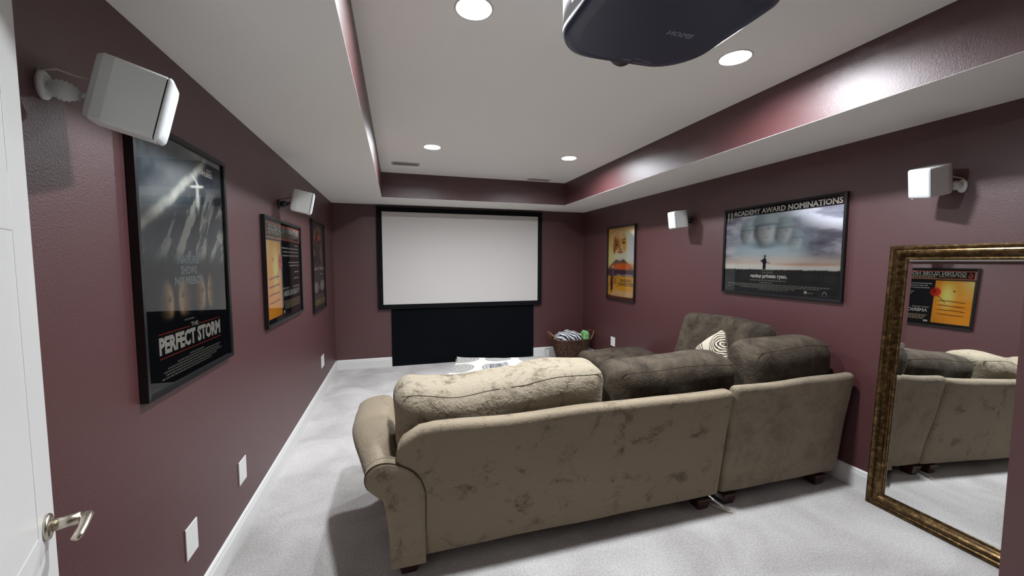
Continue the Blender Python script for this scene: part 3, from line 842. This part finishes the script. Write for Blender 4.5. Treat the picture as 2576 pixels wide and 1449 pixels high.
# ------------------------------------------------------------------ projector
PROJT = nmat('projector_shell', srgb(48, 54, 76), rough=.32, spec=.55, bump=(700, .05, 1, .001))
PROJW = nmat('projector_sides', srgb(235, 238, 240), rough=.25)
GLASSD = nmat('lens_glass', (.01, .01, .02), rough=.05, coat=1)
px0, px1, py0, py1, pz = 1.366, 1.892, .845, 1.278, 2.245
def pout(ins, z):
    pts = []
    a0, a1, b0, b1 = px0+ins, px1-ins, py0+ins, py1-ins
    for (cx, cy, r, s0) in ((a1-.13, b1-.13, .13, 0), (a0+.13, b1-.13, .13, 90), (a0+.05, b0+.05, .05, 180), (a1-.05, b0+.05, .05, 270)):
        for k in range(10):
            a = R(s0+90*k/9); x, y = cx+r*math.cos(a), cy+r*math.sin(a)
            pts.append(Vector((x, y+.022*(1-((x-(px0+px1)/2)/.27)**2)*(1 if y > 1.1 else 0) - .012*(x-px0)/(px1-px0)*(y > 1.1), z)))
    return pts
t = thing('projector', (1.622, 1.06, H2), 'dark ceiling-mounted projector with white sides seen from below', 'projector')
mesh_obj('lower_shell', MB().loft([pout(.0, pz+.032), pout(.0, pz+.022), pout(.006, pz+.010), pout(.020, pz+.002), pout(.045, pz)]), PROJT, t)
mesh_obj('side_body', MB().loft([pout(.004, pz+.150), pout(.0, pz+.13), pout(.0, pz+.0325)]), PROJW, t)
mesh_obj('upper_shell', MB().loft([pout(.03, pz+.178), pout(.006, pz+.168), pout(.0, pz+.1505)]), PROJT, t)
cxl = 1.654
lm = MB()
for i in range(3): pass
lens = []
for r, yy in ((.058, 1.27), (.062, 1.305), (.060, 1.318), (.050, 1.322), (.046, 1.312)):
    lens.append([Vector((cxl+r*math.cos(2*PI*k/32), yy, pz+.082+r*1.15*math.sin(2*PI*k/32))) for k in range(32)])
mesh_obj('lens_barrel', MB().loft(lens), DARKP, t)
mesh_obj('lens_glass', MB().lathe((cxl, 1.312, pz+.082), [(.044, 0), (.03, .006), (.002, .009)], 32, M=Matrix.Rotation(-PI/2, 4, 'X')), GLASSD, t)
fp = Frame3((1.785, 1.110, pz-.0006), (-1, 0, 0), (0, -1, 0), (0, 0, -1))
lt = MB(); T(lt, fp, 'EPSON', .028, .035, .118, .058, off=.04)
mesh_obj('lettering', lt, nmat('logo_grey', srgb(120, 124, 134), rough=.4), t, fix=False)
lt = MB()
for (a, b, c, d) in ((.05, -.130, .085, -.125), (.06, -.143, .115, -.138), (.095, -.120, .125, -.115), (.13, -.133, .165, -.128), (.07, -.117, .078, -.113)):
    rect_into(lt, fp, a, b, c, d)
tag(mesh_obj('control_marks', lt, nmat('mark_grey', srgb(110, 112, 124), rough=.4), t, fix=False), kind='stuff')
for i in range(7):   # side vent slots
    for x in (px0-.0006, px1+.0006-.001):
        mesh_obj('vent_slot', MB().box(x, x+.0012, .93+.028*i, .942+.028*i, pz+.06, pz+.12), DARKP, t)
mesh_obj('mount_pole', MB().lathe((1.62, 1.05, 0), [(.022, pz+.18), (.022, H2-.012)], 20), WHITE, t)
mesh_obj('mount_plate', MB().box(1.55, 1.69, .98, 1.12, H2-.012, H2-.0005), WHITE, t, bevel=.003)
mesh_obj('mount_arms', MB().box(1.53, 1.71, 1.03, 1.07, pz+.176, pz+.188).box(1.60, 1.64, .96, 1.14, pz+.176, pz+.188), WHITE, t)

# ------------------------------------------------------------------ wall plates
def plate(wall, y0, y1, z0, z1, label):
    x = 0 if wall == 'L' else W; n = 1 if wall == 'L' else -1
    t = thing('wall_plate', (x, (y0+y1)/2, (z0+z1)/2), label, 'wall plate', 'white cover plates low on the walls')
    a, b = sorted((x+n*.0003, x+n*.006))
    mesh_obj('plate', MB().box(a, b, y0, y1, z0, z1), WHITE, t, bevel=.002)
    yc, zc = (y0+y1)/2, (z0+z1)/2
    for zz in (zc-.042, zc+.042):
        M = Matrix.Translation((x+n*.006, yc, zz)) @ Matrix.Rotation(n*PI/2, 4, 'Y')
        rings = [[M @ Vector((r*math.cos(2*PI*k/12), r*math.sin(2*PI*k/12), h_)) for k in range(12)] for r, h_ in ((.003, 0), (.0025, .0008))]
        mesh_obj('screw', MB().loft(rings), WHITE, t)
plate('L', 1.838, 1.932, .305, .440, 'white cover plate low on the left wall, nearest the door')
plate('L', 2.398, 2.500, .308, .438, 'white cover plate low on the left wall under the gap between the first two posters')
plate('L', 4.83, 4.99, .315, .452, 'white cover plate low on the left wall near the far corner')
plate('R', 4.895, 5.010, .318, .450, 'white cover plate low on the right wall behind the chaise')

# ------------------------------------------------------------------ leaning mirror
MY0, MY1, MH, FW = .885, 1.680, 1.640, .088
bx, tx = W-.088, W-.004             # back of frame at the floor / at the top
tilt = math.atan2(tx-bx, MH)
Vm = Vector((math.sin(tilt), 0, math.cos(tilt))); Nm = Vector((-math.cos(tilt), 0, math.sin(tilt)))
fm = Frame3((bx, MY1, .001), (0, -1, 0), Vm, Nm)      # U runs toward the camera side (viewer's right)
MWd = MY1-MY0
t = thing('leaning_mirror', (bx, (MY0+MY1)/2, 0), 'large rectangular mirror in an antique gold frame leaning on the right wall', 'mirror')
prof = [(0, 0), (0, .020), (.004, .030), (.012, .034), (.022, .031), (.028, .026), (.034, .028), (.044, .034), (.054, .033), (.062, .026), (.068, .018), (.074, .014), (.080, .015), (.086, .013), (.088, .008), (.088, 0)]
cor = [((0, 0), (1, 1)), ((MWd, 0), (-1, 1)), ((MWd, MH), (-1, -1)), ((0, MH), (1, -1))]
for k in range(4):
    (a, sa), (b, sb) = cor[k], cor[(k+1) % 4]
    rings = [[fm(p[0]+s[0]*d, p[1]+s[1]*d, h_) for d, h_ in prof] for p, s in ((a, sa), (b, sb))]
    mesh_obj('frame_rail', MB().loft(rings, smooth=False), GOLD, t)
g0, g1, bv = FW-.004, .030, .028
ga, gb, gc, gd = g0, MWd-g0, g0, MH-g0
mesh_obj('backing_board', MB().add([fm(a, b, c) for c in (.001, .004) for a, b in ((.01, .01), (MWd-.01, .01), (MWd-.01, MH-.01), (.01, MH-.01))],
    [(3,2,1,0),(4,5,6,7),(0,1,5,4),(1,2,6,5),(2,3,7,6),(3,0,4,7)]), DARKP, t)
mesh_obj('mirror_glass', MB().add([fm(a, b, .0085) for a, b in ((ga+bv, gc+bv), (gb-bv, gc+bv), (gb-bv, gd-bv), (ga+bv, gd-bv))], [(0, 1, 2, 3)]), MIRROR, t, fix=False)
bvm = MB(); dz = bv*math.tan(R(3.0))
inn = [(ga+bv, gc+bv), (gb-bv, gc+bv), (gb-bv, gd-bv), (ga+bv, gd-bv)]; out = [(ga, gc), (gb, gc), (gb, gd), (ga, gd)]
for k in range(4):
    l = (k+1) % 4
    bvm.add([fm(*out[k], .0085-dz), fm(*out[l], .0085-dz), fm(*inn[l], .0085), fm(*inn[k], .0085)], [(0, 1, 2, 3)])
mesh_obj('mirror_bevel', bvm, MIRROR, t, fix=False)

# ------------------------------------------------------------------ sectional sofa
def foot(x, y, par, hgt=.070):
    rings = []
    for z, s in ((0, .034), (.006, .036), (hgt*.6, .045), (hgt, .052)):
        rings.append([Vector((x+s*a, y+s*b, z)) for a, b in ((-1,-1),(1,-1),(1,1),(-1,1))])
    mesh_obj('foot', MB().loft(rings, smooth=False), MAHOG, par, bevel=.003)

def nz(v, s, seed=0): return noise.noise(Vector((v.x*s+seed, v.y*s+seed*1.7, v.z*s-seed)))

BT, BB = 1.805, 1.900        # rear face of the back: y at the top / at the bottom
def back_frame(name, x0, x1, z0, z1, par, mat, lround=0, seed=0, thick=.13, dip=.0):
    cx, cz = (x0+x1)/2, (z0+z1)/2; hx, hz_ = (x1-x0)/2, (z1-z0)/2
    def fn(q):
        q = q.copy()
        k = (q.z+hz_)/(2*hz_)
        q.x += .006*nz(q, 2.2, seed)*k
        q.z += .012*nz(Vector((q.x, 0, 0)), 2.3, seed+4)*k + (dip*math.exp(-((q.x+cx-1.35)/.5)**2) if dip else 0)*k
        if lround:      # big soft shoulder at the left end
            d = (q.x+hx)/lround
            if d < 1: q.z -= k*lround*.75*(1-math.sqrt(max(0, 1-(1-d)**2)))
        q.y += (BB-BT)*(1-k) + .010*nz(q, 3.0, seed+8)
        return q
    mb = MB().rbox((cx, BT+thick/2, cz), (hx, thick/2, hz_), .034, fn=fn, k=4, m=26)
    return mesh_obj(name, mb, mat, par)

# --- section with the rolled arm
sA = thing('sofa_section', (1.78, 2.35, 0), 'long brown velvet sofa section with rolled arm, back turned to the camera', 'sofa')
back_frame('back_frame', .835, 2.778, .066, .766, sA, VEL, lround=.16, seed=1, thick=.095)
mesh_obj('seat_base', MB().rbox((1.83, 2.34, .19), (.945, .42, .13), .03), VEL, sA)
for x in (1.32, 2.265):
    mesh_obj('seat_cushion', MB().rbox((x, 2.41, .385), (.468, .40, .072), .05, fn=lambda q: q+Vector((0, 0, .015*math.cos(q.x*3)*math.cos(q.y*3) if q.z > 0 else 0))), VEL, sA)
# rolled arm: sections lofted from rear to front, flaring outward
def arm_ring(y, k):
    # k 0 rear .. 1 front
    fl = .105*math.sin(min(1, k*1.5)*PI/2)
    up = .03*math.sin(k*PI)
    base = [(.965, .062), (.800, .062), (.797, .20), (.785, .34), (.765, .44), (.735-.15*fl, .475), (.708-.8*fl, .495+up), (.695-fl, .535+up), (.700-fl, .575+up),
            (.725-.8*fl, .605+up), (.765-.5*fl, .620+up), (.810-.2*fl, .615+up), (.860, .592+up), (.910, .555), (.945, .505), (.965, .44)]
    # smooth by Catmull-like subdivision
    if k > .02: base = [(min(a, .838), b if a < .80 else (b if b < .2 else min(b, .545))) for a, b in base]
    P = [Vector((a, y, b)) for a, b in base]; out = []
    n = len(P)
    for i in range(n):
        if i in (0,): out.append(P[i]); out.append(P[i].lerp(P[(i+1) % n], .5)); continue
        p0, p1, p2, p3 = P[i-1], P[i], P[(i+1) % n], P[(i+2) % n]
        out.append(p1)
        if 2 <= i < n-2: out.append((p1*9+p2*9-p0-p3)/16)
        else: out.append(p1.lerp(p2, .5))
    return out
rings = [arm_ring(1.865, 0), arm_ring(1.872, 0)]
N = 16
for i in range(1, N+1):
    k = i/N; y = 1.872+k*.90
    rg = arm_ring(y, k)
    rg = [Vector((v.x+.008*nz(v, 5, 3), v.y, v.z+.006*nz(v, 5, 9))) for v in rg]
    rings.append(rg)
mesh_obj('rolled_arm', MB().loft(rings), VEL, sA)
# rear arm panel, slightly domed, with piping
yr = lambda z: BT+(BB-BT)*(1-(z-.058)/.708)
pr = [Vector((v.x, 0, v.z)) for v in arm_ring(0, 0)]; cpt = Vector((.87, 0, .34))
def pring(sc, dy): return [Vector((q.x, yr(q.z)-dy, q.z)) for q in [cpt+(v-cpt)*sc for v in pr]]
pan = MB().loft([pring(1.0, -.060), pring(1.0, .006), pring(.985, .012), pring(.94, .017), pring(.80, .021), pring(.45, .023), pring(.05, .023)])
mesh_obj('arm_rear_panel', pan, VEL, sA)
edge = pring(1.0, .009)
mesh_obj('piping', MB().tube([edge[0]]+edge[:6:-1], .0028, 6), SEAM, sA)
for (x, y) in ((.885, 1.935), (2.655, 1.935), (.885, 2.68), (2.655, 2.68)): foot(x, y, sA)

# --- corner section
sB = thing('sofa_section', (3.29, 2.33, 0), 'square brown velvet corner section of the sofa beside the right wall', 'sofa')
back_frame('back_frame', 2.793, 3.795, .066, .792, sB, VEL_B, seed=5, thick=.075)
mesh_obj('seat_base', MB().rbox((3.28, 2.36, .19), (.48, .43, .13), .03), VEL_D, sB)
mesh_obj('side_frame', MB().rbox((3.780, 2.37, .455), (.014, .42, .335), .014), VEL_D, sB)
mesh_obj('seat_cushion', MB().rbox((3.275, 2.40, .385), (.475, .405, .072), .05), VEL_D, sB)
for (x, y) in ((2.855, 1.935), (3.63, 1.935), (2.84, 2.7), (3.72, 2.7)): foot(x, y, sB)

# --- chaise
sC = thing('chaise_section', (3.36, 3.55, 0), 'brown velvet chaise end of the sectional stretching toward the basket', 'sofa')
mesh_obj('base', MB().rbox((3.365, 3.53, .185), (.42, .685, .125), .06, k=5), VEL_D, sC)
mesh_obj('seat_cushion', MB().rbox((3.345, 3.545, .385), (.425, .70, .09), .07, k=5, m=10, fn=lambda q: q+Vector((0, 0, (.025*math.cos(q.x*3.2)*math.cos(q.y*2)+.012*nz(q, 4, 2)) if q.z > 0 else 0))), VEL_D, sC)
mesh_obj('back_frame', MB().rbox((3.750, 3.03, .45), (.030, .17, .33), .028), VEL_D, sC)
for (x, y) in ((3.0, 4.13), (3.72, 4.13), (3.0, 2.9), (3.72, 2.9)): foot(x, y, sC)

# --- loose back cushions
def cushion(name, c, h, r, mat, label, M=None, seed=0, seams=(), amp=.018, droop=0, group='loose back cushions on the sectional', seam_edge=True, pinch=.0, bow=0, cat='cushion', sag=0, m=22, ear=0, flare=0):
    c = Vector(c)
    def fn(q):
        q = q.copy(); X, Y, Z = q.x/h[0], q.y/h[1], q.z/h[2]
        # belly
        q.y *= 1 + .16*(1-X*X)*(1-Z*Z)
        q.z += h[2]*.10*(1-X*X)*(1 if Z > 0 else .3)*max(0, Z) * (1 if not sag else 1)
        if sag: q.z -= sag*math.exp(-((X+.38)/.42)**2)*max(0, Z)
        if ear:
            k = max(0, (-X-.75)/.25)*max(0, Z)**3*max(0, Y)**2; q.x -= ear*.5*k; q.y += ear*k; q.z += ear*.55*k
        if flare and X > 0: q.x += flare*X*(1-Z)/2
        if pinch:
            e = (abs(X)**3)*(abs(Z)**3); q.x *= 1+pinch*e; q.z *= 1+pinch*e; q.y *= 1-.75*max(abs(X)**5, abs(Z)**5)
        q.z -= droop*X
        q.x += amp*.7*nz(q, 5, seed); q.y += amp*nz(q, 4.2, seed+3); q.z += amp*nz(q, 3.6, seed+6)
        for sx in seams:    # shallow tucks where the cover is gathered
            q.y += .012*math.exp(-((q.x-sx)/.014)**2)*(1 if q.y < 0 else -1)*(abs(Y) > .3)
            q.z -= .010*math.exp(-((q.x-sx)/.016)**2)*(Z > .6)
        return q
    t = thing(name, c-Vector((0, 0, h[2])), label, cat, group)
    mesh_obj('cover', MB().rbox(c, h, r, M=M, k=6, m=m, fn=fn), mat, t)
    if seam_edge:
        n = 44; pts = []
        for i in range(n):
            x = (-.94+1.88*i/(n-1))*h[0]
            q = fn(Vector((x, -h[1]+r*.293, h[2]-r*.293)))
            if M is not None: q = M @ q
            pts.append(q+c)
        mesh_obj('seam', MB().tube(pts, .0019, 6), SEAM, t)
    return t
cushion('back_cushion', (1.428, 2.137, .716), (.603, .150, .205), .10, VEL_L, 'long light taupe velvet back cushion nearest the camera, over the left part of the sofa',
        M=Matrix.Rotation(R(9), 4, 'X') @ Matrix.Rotation(R(-.6), 4, 'Y'), seed=11, seams=(-.02, .09), droop=-.008, amp=.017, sag=.045, ear=.07)
cushion('back_cushion', (2.535, 2.125, .708), (.463, .142, .205), .095, VEL_D, 'dark brown velvet back cushion in the middle of the row, before the patterned pillow',
        M=Matrix.Rotation(R(8), 4, 'X'), seed=23, amp=.015, droop=-.004)
cushion('back_cushion', (3.392, 2.062, .755), (.358, .138, .240), .095, VEL_D, 'dark brown velvet back cushion at the right end of the row, over the corner section',
        M=Matrix.Rotation(R(9), 4, 'X'), seed=37, amp=.014, droop=-.004)
cushion('back_cushion', (3.600, 2.740, .782), (.455, .085, .258), .075, VEL_D, 'flat dark brown velvet back cushion standing against the right wall',
        M=Matrix.Rotation(R(8), 4, 'Y') @ Matrix.Rotation(R(90), 4, 'Z'), seed=51, amp=.012, seam_edge=False, droop=.004, flare=.10)

# --- ring-patterned fabric (concentric circles like tree rings)
def ring_fabric(name, ground, line, size, freq, dist=.35, thr=.62, fill=None):
    m = bpy.data.materials.new(name); m.use_nodes = True
    nt = m.node_tree; b = nt.nodes['Principled BSDF']; b.inputs['Roughness'].default_value = .85; b.inputs['Specular IOR Level'].default_value = .2
    tc = nt.nodes.new('ShaderNodeTexCoord')
    vo = nt.nodes.new('ShaderNodeTexVoronoi'); vo.voronoi_dimensions = '2D'; vo.inputs['Scale'].default_value = size; vo.inputs['Randomness'].default_value = dist
    nt.links.new(tc.outputs['UV'], vo.inputs['Vector'])
    n = nt.nodes.new('ShaderNodeTexNoise'); n.inputs['Scale'].default_value = 9; nt.links.new(tc.outputs['UV'], n.inputs['Vector'])
    ma = nt.nodes.new('ShaderNodeMath'); ma.operation = 'MULTIPLY_ADD'; ma.inputs[1].default_value = .12
    nt.links.new(n.outputs['Fac'], ma.inputs[0]); nt.links.new(vo.outputs['Distance'], ma.inputs[2])
    mu = nt.nodes.new('ShaderNodeMath'); mu.operation = 'MULTIPLY'; mu.inputs[1].default_value = freq; nt.links.new(ma.outputs[0], mu.inputs[0])
    si = nt.nodes.new('ShaderNodeMath'); si.operation = 'SINE'; nt.links.new(mu.outputs[0], si.inputs[0])
    gt = nt.nodes.new('ShaderNodeMapRange'); gt.inputs['From Min'].default_value = thr-.3; gt.inputs['From Max'].default_value = thr+.3; nt.links.new(si.outputs[0], gt.inputs['Value'])
    lt = nt.nodes.new('ShaderNodeMath'); lt.operation = 'LESS_THAN'; lt.inputs[1].default_value = .50; nt.links.new(ma.outputs[0], lt.inputs[0])
    mm = nt.nodes.new('ShaderNodeMath'); mm.operation = 'MULTIPLY'; nt.links.new(gt.outputs['Result'], mm.inputs[0]); nt.links.new(lt.outputs[0], mm.inputs[1])
    mx = nt.nodes.new('ShaderNodeMix'); mx.data_type = 'RGBA'; mx.inputs['A'].default_value = (*ground, 1); mx.inputs['B'].default_value = (*line, 1)
    if fill:
        l2 = nt.nodes.new('ShaderNodeMath'); l2.operation = 'LESS_THAN'; l2.inputs[1].default_value = .47; nt.links.new(ma.outputs[0], l2.inputs[0])
        m2 = nt.nodes.new('ShaderNodeMix'); m2.data_type = 'RGBA'; m2.inputs['A'].default_value = (*ground, 1); m2.inputs['B'].default_value = (*fill, 1)
        nt.links.new(l2.outputs[0], m2.inputs['Factor']); nt.links.new(m2.outputs['Result'], mx.inputs['A'])
    nt.links.new(mm.outputs[0], mx.inputs['Factor']); nt.links.new(mx.outputs['Result'], b.inputs['Base Color'])
    return m
RING_O = ring_fabric('ring_fabric_grey', srgb(184, 181, 174), srgb(118, 116, 112), 2.7, 62, .06, .25, fill=srgb(150, 148, 144))
RING_P = ring_fabric('ring_fabric_brown', srgb(196, 187, 168), srgb(60, 50, 40), 1.6, 84, .4, .15)

def add_uv(o, fn):
    me = o.data; uv = me.uv_layers.new(name='UVMap')
    for l in me.loops: uv.data[l.index].uv = fn(me.vertices[l.vertex_index].co)

PM = Matrix.Rotation(R(10), 4, 'Y') @ Matrix.Rotation(R(75), 4, 'Z') @ Matrix.Rotation(R(28), 4, 'Y')
t = cushion('throw_pillow', (3.345, 2.585, .722), (.200, .060, .185), .058, RING_P, 'cream throw pillow with dark ring pattern between the dark cushions', M=PM,
        seed=61, amp=.010, seam_edge=False, pinch=.12, group=None, cat='pillow', m=12)
mi = PM.inverted()
cv = t.children[0]; off = Vector((0, 0, .195))
add_uv(cv, lambda p: (lambda q: (q.x*2.4+.5, q.z*2.4+.5))(mi @ (Vector(p)-off)))

# ------------------------------------------------------------------ ottoman with ring-patterned cloth
oc = Vector((1.985, 4.0, 0)); oa = R(-17)
Mo = Matrix.Rotation(oa, 4, 'Z')
t = thing('ottoman', oc, 'low rectangular brown velvet ottoman with a pale ring-patterned top, in front of the sofa', 'ottoman')
mesh_obj('body', MB().rbox(oc+Vector((0, 0, .215)), (.56, .34, .125), .05, M=Mo), VEL, t)
def of(q):
    q = q.copy(); X, Y = q.x/.60, q.y/.38
    q.z += .020*(1-X*X)*(1-Y*Y) - .016*(abs(X)**4+abs(Y)**4)*.5
    e = (abs(X)**6)*(abs(Y)**6); q.x *= 1+.09*e; q.y *= 1+.12*e; q.z += .008*nz(q, 7, 5)+.035*e
    return q
top = mesh_obj('top_cushion', MB().rbox(oc+Vector((0, 0, .372)), (.60, .36, .038), .036, M=Mo, k=4, m=16, fn=of), VEL, t)
cl = MB().rbox(oc+Vector((0, 0, .4095)), (.585, .345, .006), .005, M=Mo, k=2, m=24, fn=lambda q: of(q)+Vector((0, 0, .003)))
cl = mesh_obj('patterned_cover', cl, RING_O, t); mi2 = Mo.inverted()
add_uv(cl, lambda p: (lambda q: (q.x/1.0+.5, q.y/1.0+.5))(mi2 @ Vector(p)))
for a, b in ((-.48, -.27), (.48, -.27), (-.48, .27), (.48, .27)):
    q = Mo @ Vector((a, b, 0)); foot(oc.x+q.x, oc.y+q.y, t, .095)

# ------------------------------------------------------------------ remotes
GREYP = nmat('remote_grey', srgb(150, 152, 156), rough=.35); GREY2 = nmat('remote_dark', srgb(84, 86, 92), rough=.4)
SILV = nmat('remote_silver', srgb(206, 208, 220), rough=.3)
for (x, y, m, l) in ((1.79, 3.87, GREY2, 'dark grey remote control, leftmost on the ottoman'), (1.865, 3.895, GREYP, 'grey remote control, middle one on the ottoman'), (1.945, 3.93, SILV, 'silver remote control, rightmost on the ottoman')):
    t = thing('remote_control', (x, y, .436), l, 'remote', 'remote controls on the ottoman')
    Mx = Matrix.Rotation(R(-8), 4, 'Z')
    mesh_obj('case', MB().rbox((x, y, .447), (.026, .088, .010), .008, M=Mx, k=3, m=3), m, t)
    bt = MB()
    for i in range(3):
        for j in range(6):
            p = Mx @ Vector((-.014+.014*i, -.06+.022*j, 0)); bt.rbox((x+p.x, y+p.y  , .4575), (.0045, .006, .0018), .0015, k=2, m=1)
    b = mesh_obj('buttons', bt, DARKP if m is not GREY2 else GREYP, t)

# ------------------------------------------------------------------ wicker basket with blankets
WICK = nmat('wicker', srgb(92, 58, 36), rough=.6, mottle=(30, srgb(46, 28, 20), .4, .6))
bc = Vector((3.475, 5.60, 0)); BH = .335
def bw(z, a, dr=0):
    k = z/BH; rx, ry = .215+.095*k+dr, .150+.07*k+dr
    e = 2/2.8; ca, sa = math.cos(a), math.sin(a)
    return bc+Vector((rx*math.copysign(abs(ca)**e, ca), ry*math.copysign(abs(sa)**e, sa), z))
t = thing('wicker_basket', bc, 'brown wicker basket with loop handles in the far right corner', 'basket')
NS = 44
wv = MB(); rows = 22
for i in range(rows):
    z = .012+(BH-.03)*i/(rows-1); pts = []
    for k in range(NS*4):
        a = 2*PI*k/(NS*4); pts.append(bw(z, a, .0045*math.cos(NS/2*a*1+PI*(i % 2))))
    wv.tube(pts, .0064, 5, closed=True)
tag(mesh_obj('woven_strands', wv, WICK, t), kind='stuff')
sk = MB()
for k in range(NS):
    a = 2*PI*k/NS; sk.tube([bw(.004, a), bw(BH/2, a), bw(BH-.006, a)], .0036, 5)
tag(mesh_obj('stakes', sk, WICK, t), kind='stuff')
mesh_obj('liner', MB().loft([[bw(z, 2*PI*k/48, -.012) for k in range(48)] for z in (.006, BH*.5, BH-.03)], cap=False), nmat('wicker_dark', srgb(26, 16, 12), rough=.9), t)
mesh_obj('bottom', MB().loft([[bw(z, 2*PI*k/48, -.004) for k in range(48)] for z in (.002, .012)]), WICK, t)
mesh_obj('rim', MB().tube([bw(BH-.004, 2*PI*k/80, .003*math.cos(20*2*PI*k/80)) for k in range(80)], .0125, 7, closed=True), WICK, t)
for sg in (-1, 1):
    a0 = 0 if sg > 0 else PI
    pts = []
    for i in range(15):
        q = i/14; a = a0+(q-.5)*1.3; p = bw(BH-.02, a); lift = .13*math.sin(q*PI)
        p += Vector((sg*.075*math.sin(q*PI), 0, lift)); pts.append(p)
    mesh_obj('handle', MB().tube(pts, .011, 8), nmat('handle_rattan', srgb(126, 88, 60), rough=.5), t)

def zebra():
    m = bpy.data.materials.new('zebra_blanket'); m.use_nodes = True
    nt = m.node_tree; b = nt.nodes['Principled BSDF']; b.inputs['Roughness'].default_value = .9
    tc = nt.nodes.new('ShaderNodeTexCoord'); wv_ = nt.nodes.new('ShaderNodeTexWave')
    wv_.inputs['Scale'].default_value = 9; wv_.inputs['Distortion'].default_value = 3.5; wv_.inputs['Detail'].default_value = 2; wv_.inputs['Detail Scale'].default_value = 1.6
    wv_.bands_direction = 'DIAGONAL'
    nt.links.new(tc.outputs['Object'], wv_.inputs['Vector'])
    r = nt.nodes.new('ShaderNodeValToRGB'); r.color_ramp.elements[0].position = .40; r.color_ramp.elements[0].color = (*srgb(34, 40, 52), 1)
    r.color_ramp.elements[1].position = .5; r.color_ramp.elements[1].color = (*srgb(224, 226, 224), 1)
    nt.links.new(wv_.outputs['Fac'], r.inputs['Fac']); nt.links.new(r.outputs['Color'], b.inputs['Base Color']); return m
def lump(c, h, seed, amp=.03, fold=16):
    def fn(q):
        q = q.copy(); n_ = q.normalized()
        q += n_*(amp*nz(q, 9, seed)+.010*math.sin(q.x*fold*3+4*nz(q, 5, seed+2)))
        return q
    return MB().rbox(c, h, min(h)*.9, k=6, m=16, fn=fn)
o = mesh_obj('blanket', lump(bc+Vector((-.060, -.01, BH+.014)), (.200, .135, .085), 3), zebra(), None)
tag(o, 'zebra-striped blanket heaped in the wicker basket', 'blanket')
o = mesh_obj('blanket', lump(bc+Vector((.222, -.015, BH+.030)), (.050, .105, .075), 9, amp=.035), nmat('green_fleece', srgb(138, 196, 122), rough=.9, mottle=(16, srgb(70, 120, 74), .35, .55), bump=(60, .5, 3, .01)), None)
tag(o, 'crumpled green blanket at the right of the wicker basket', 'blanket')

# ------------------------------------------------------------------ cord under the sofa
o = mesh_obj('cord', MB().tube([(2.60, 2.12, .006), (2.68, 2.02, .006), (2.735, 1.93, .006), (2.765, 1.86, .006), (2.80, 1.815, .006)], .0055, 8), CABLE, None)
tag(o, 'short white cable on the carpet coming out from under the sofa', 'cable')
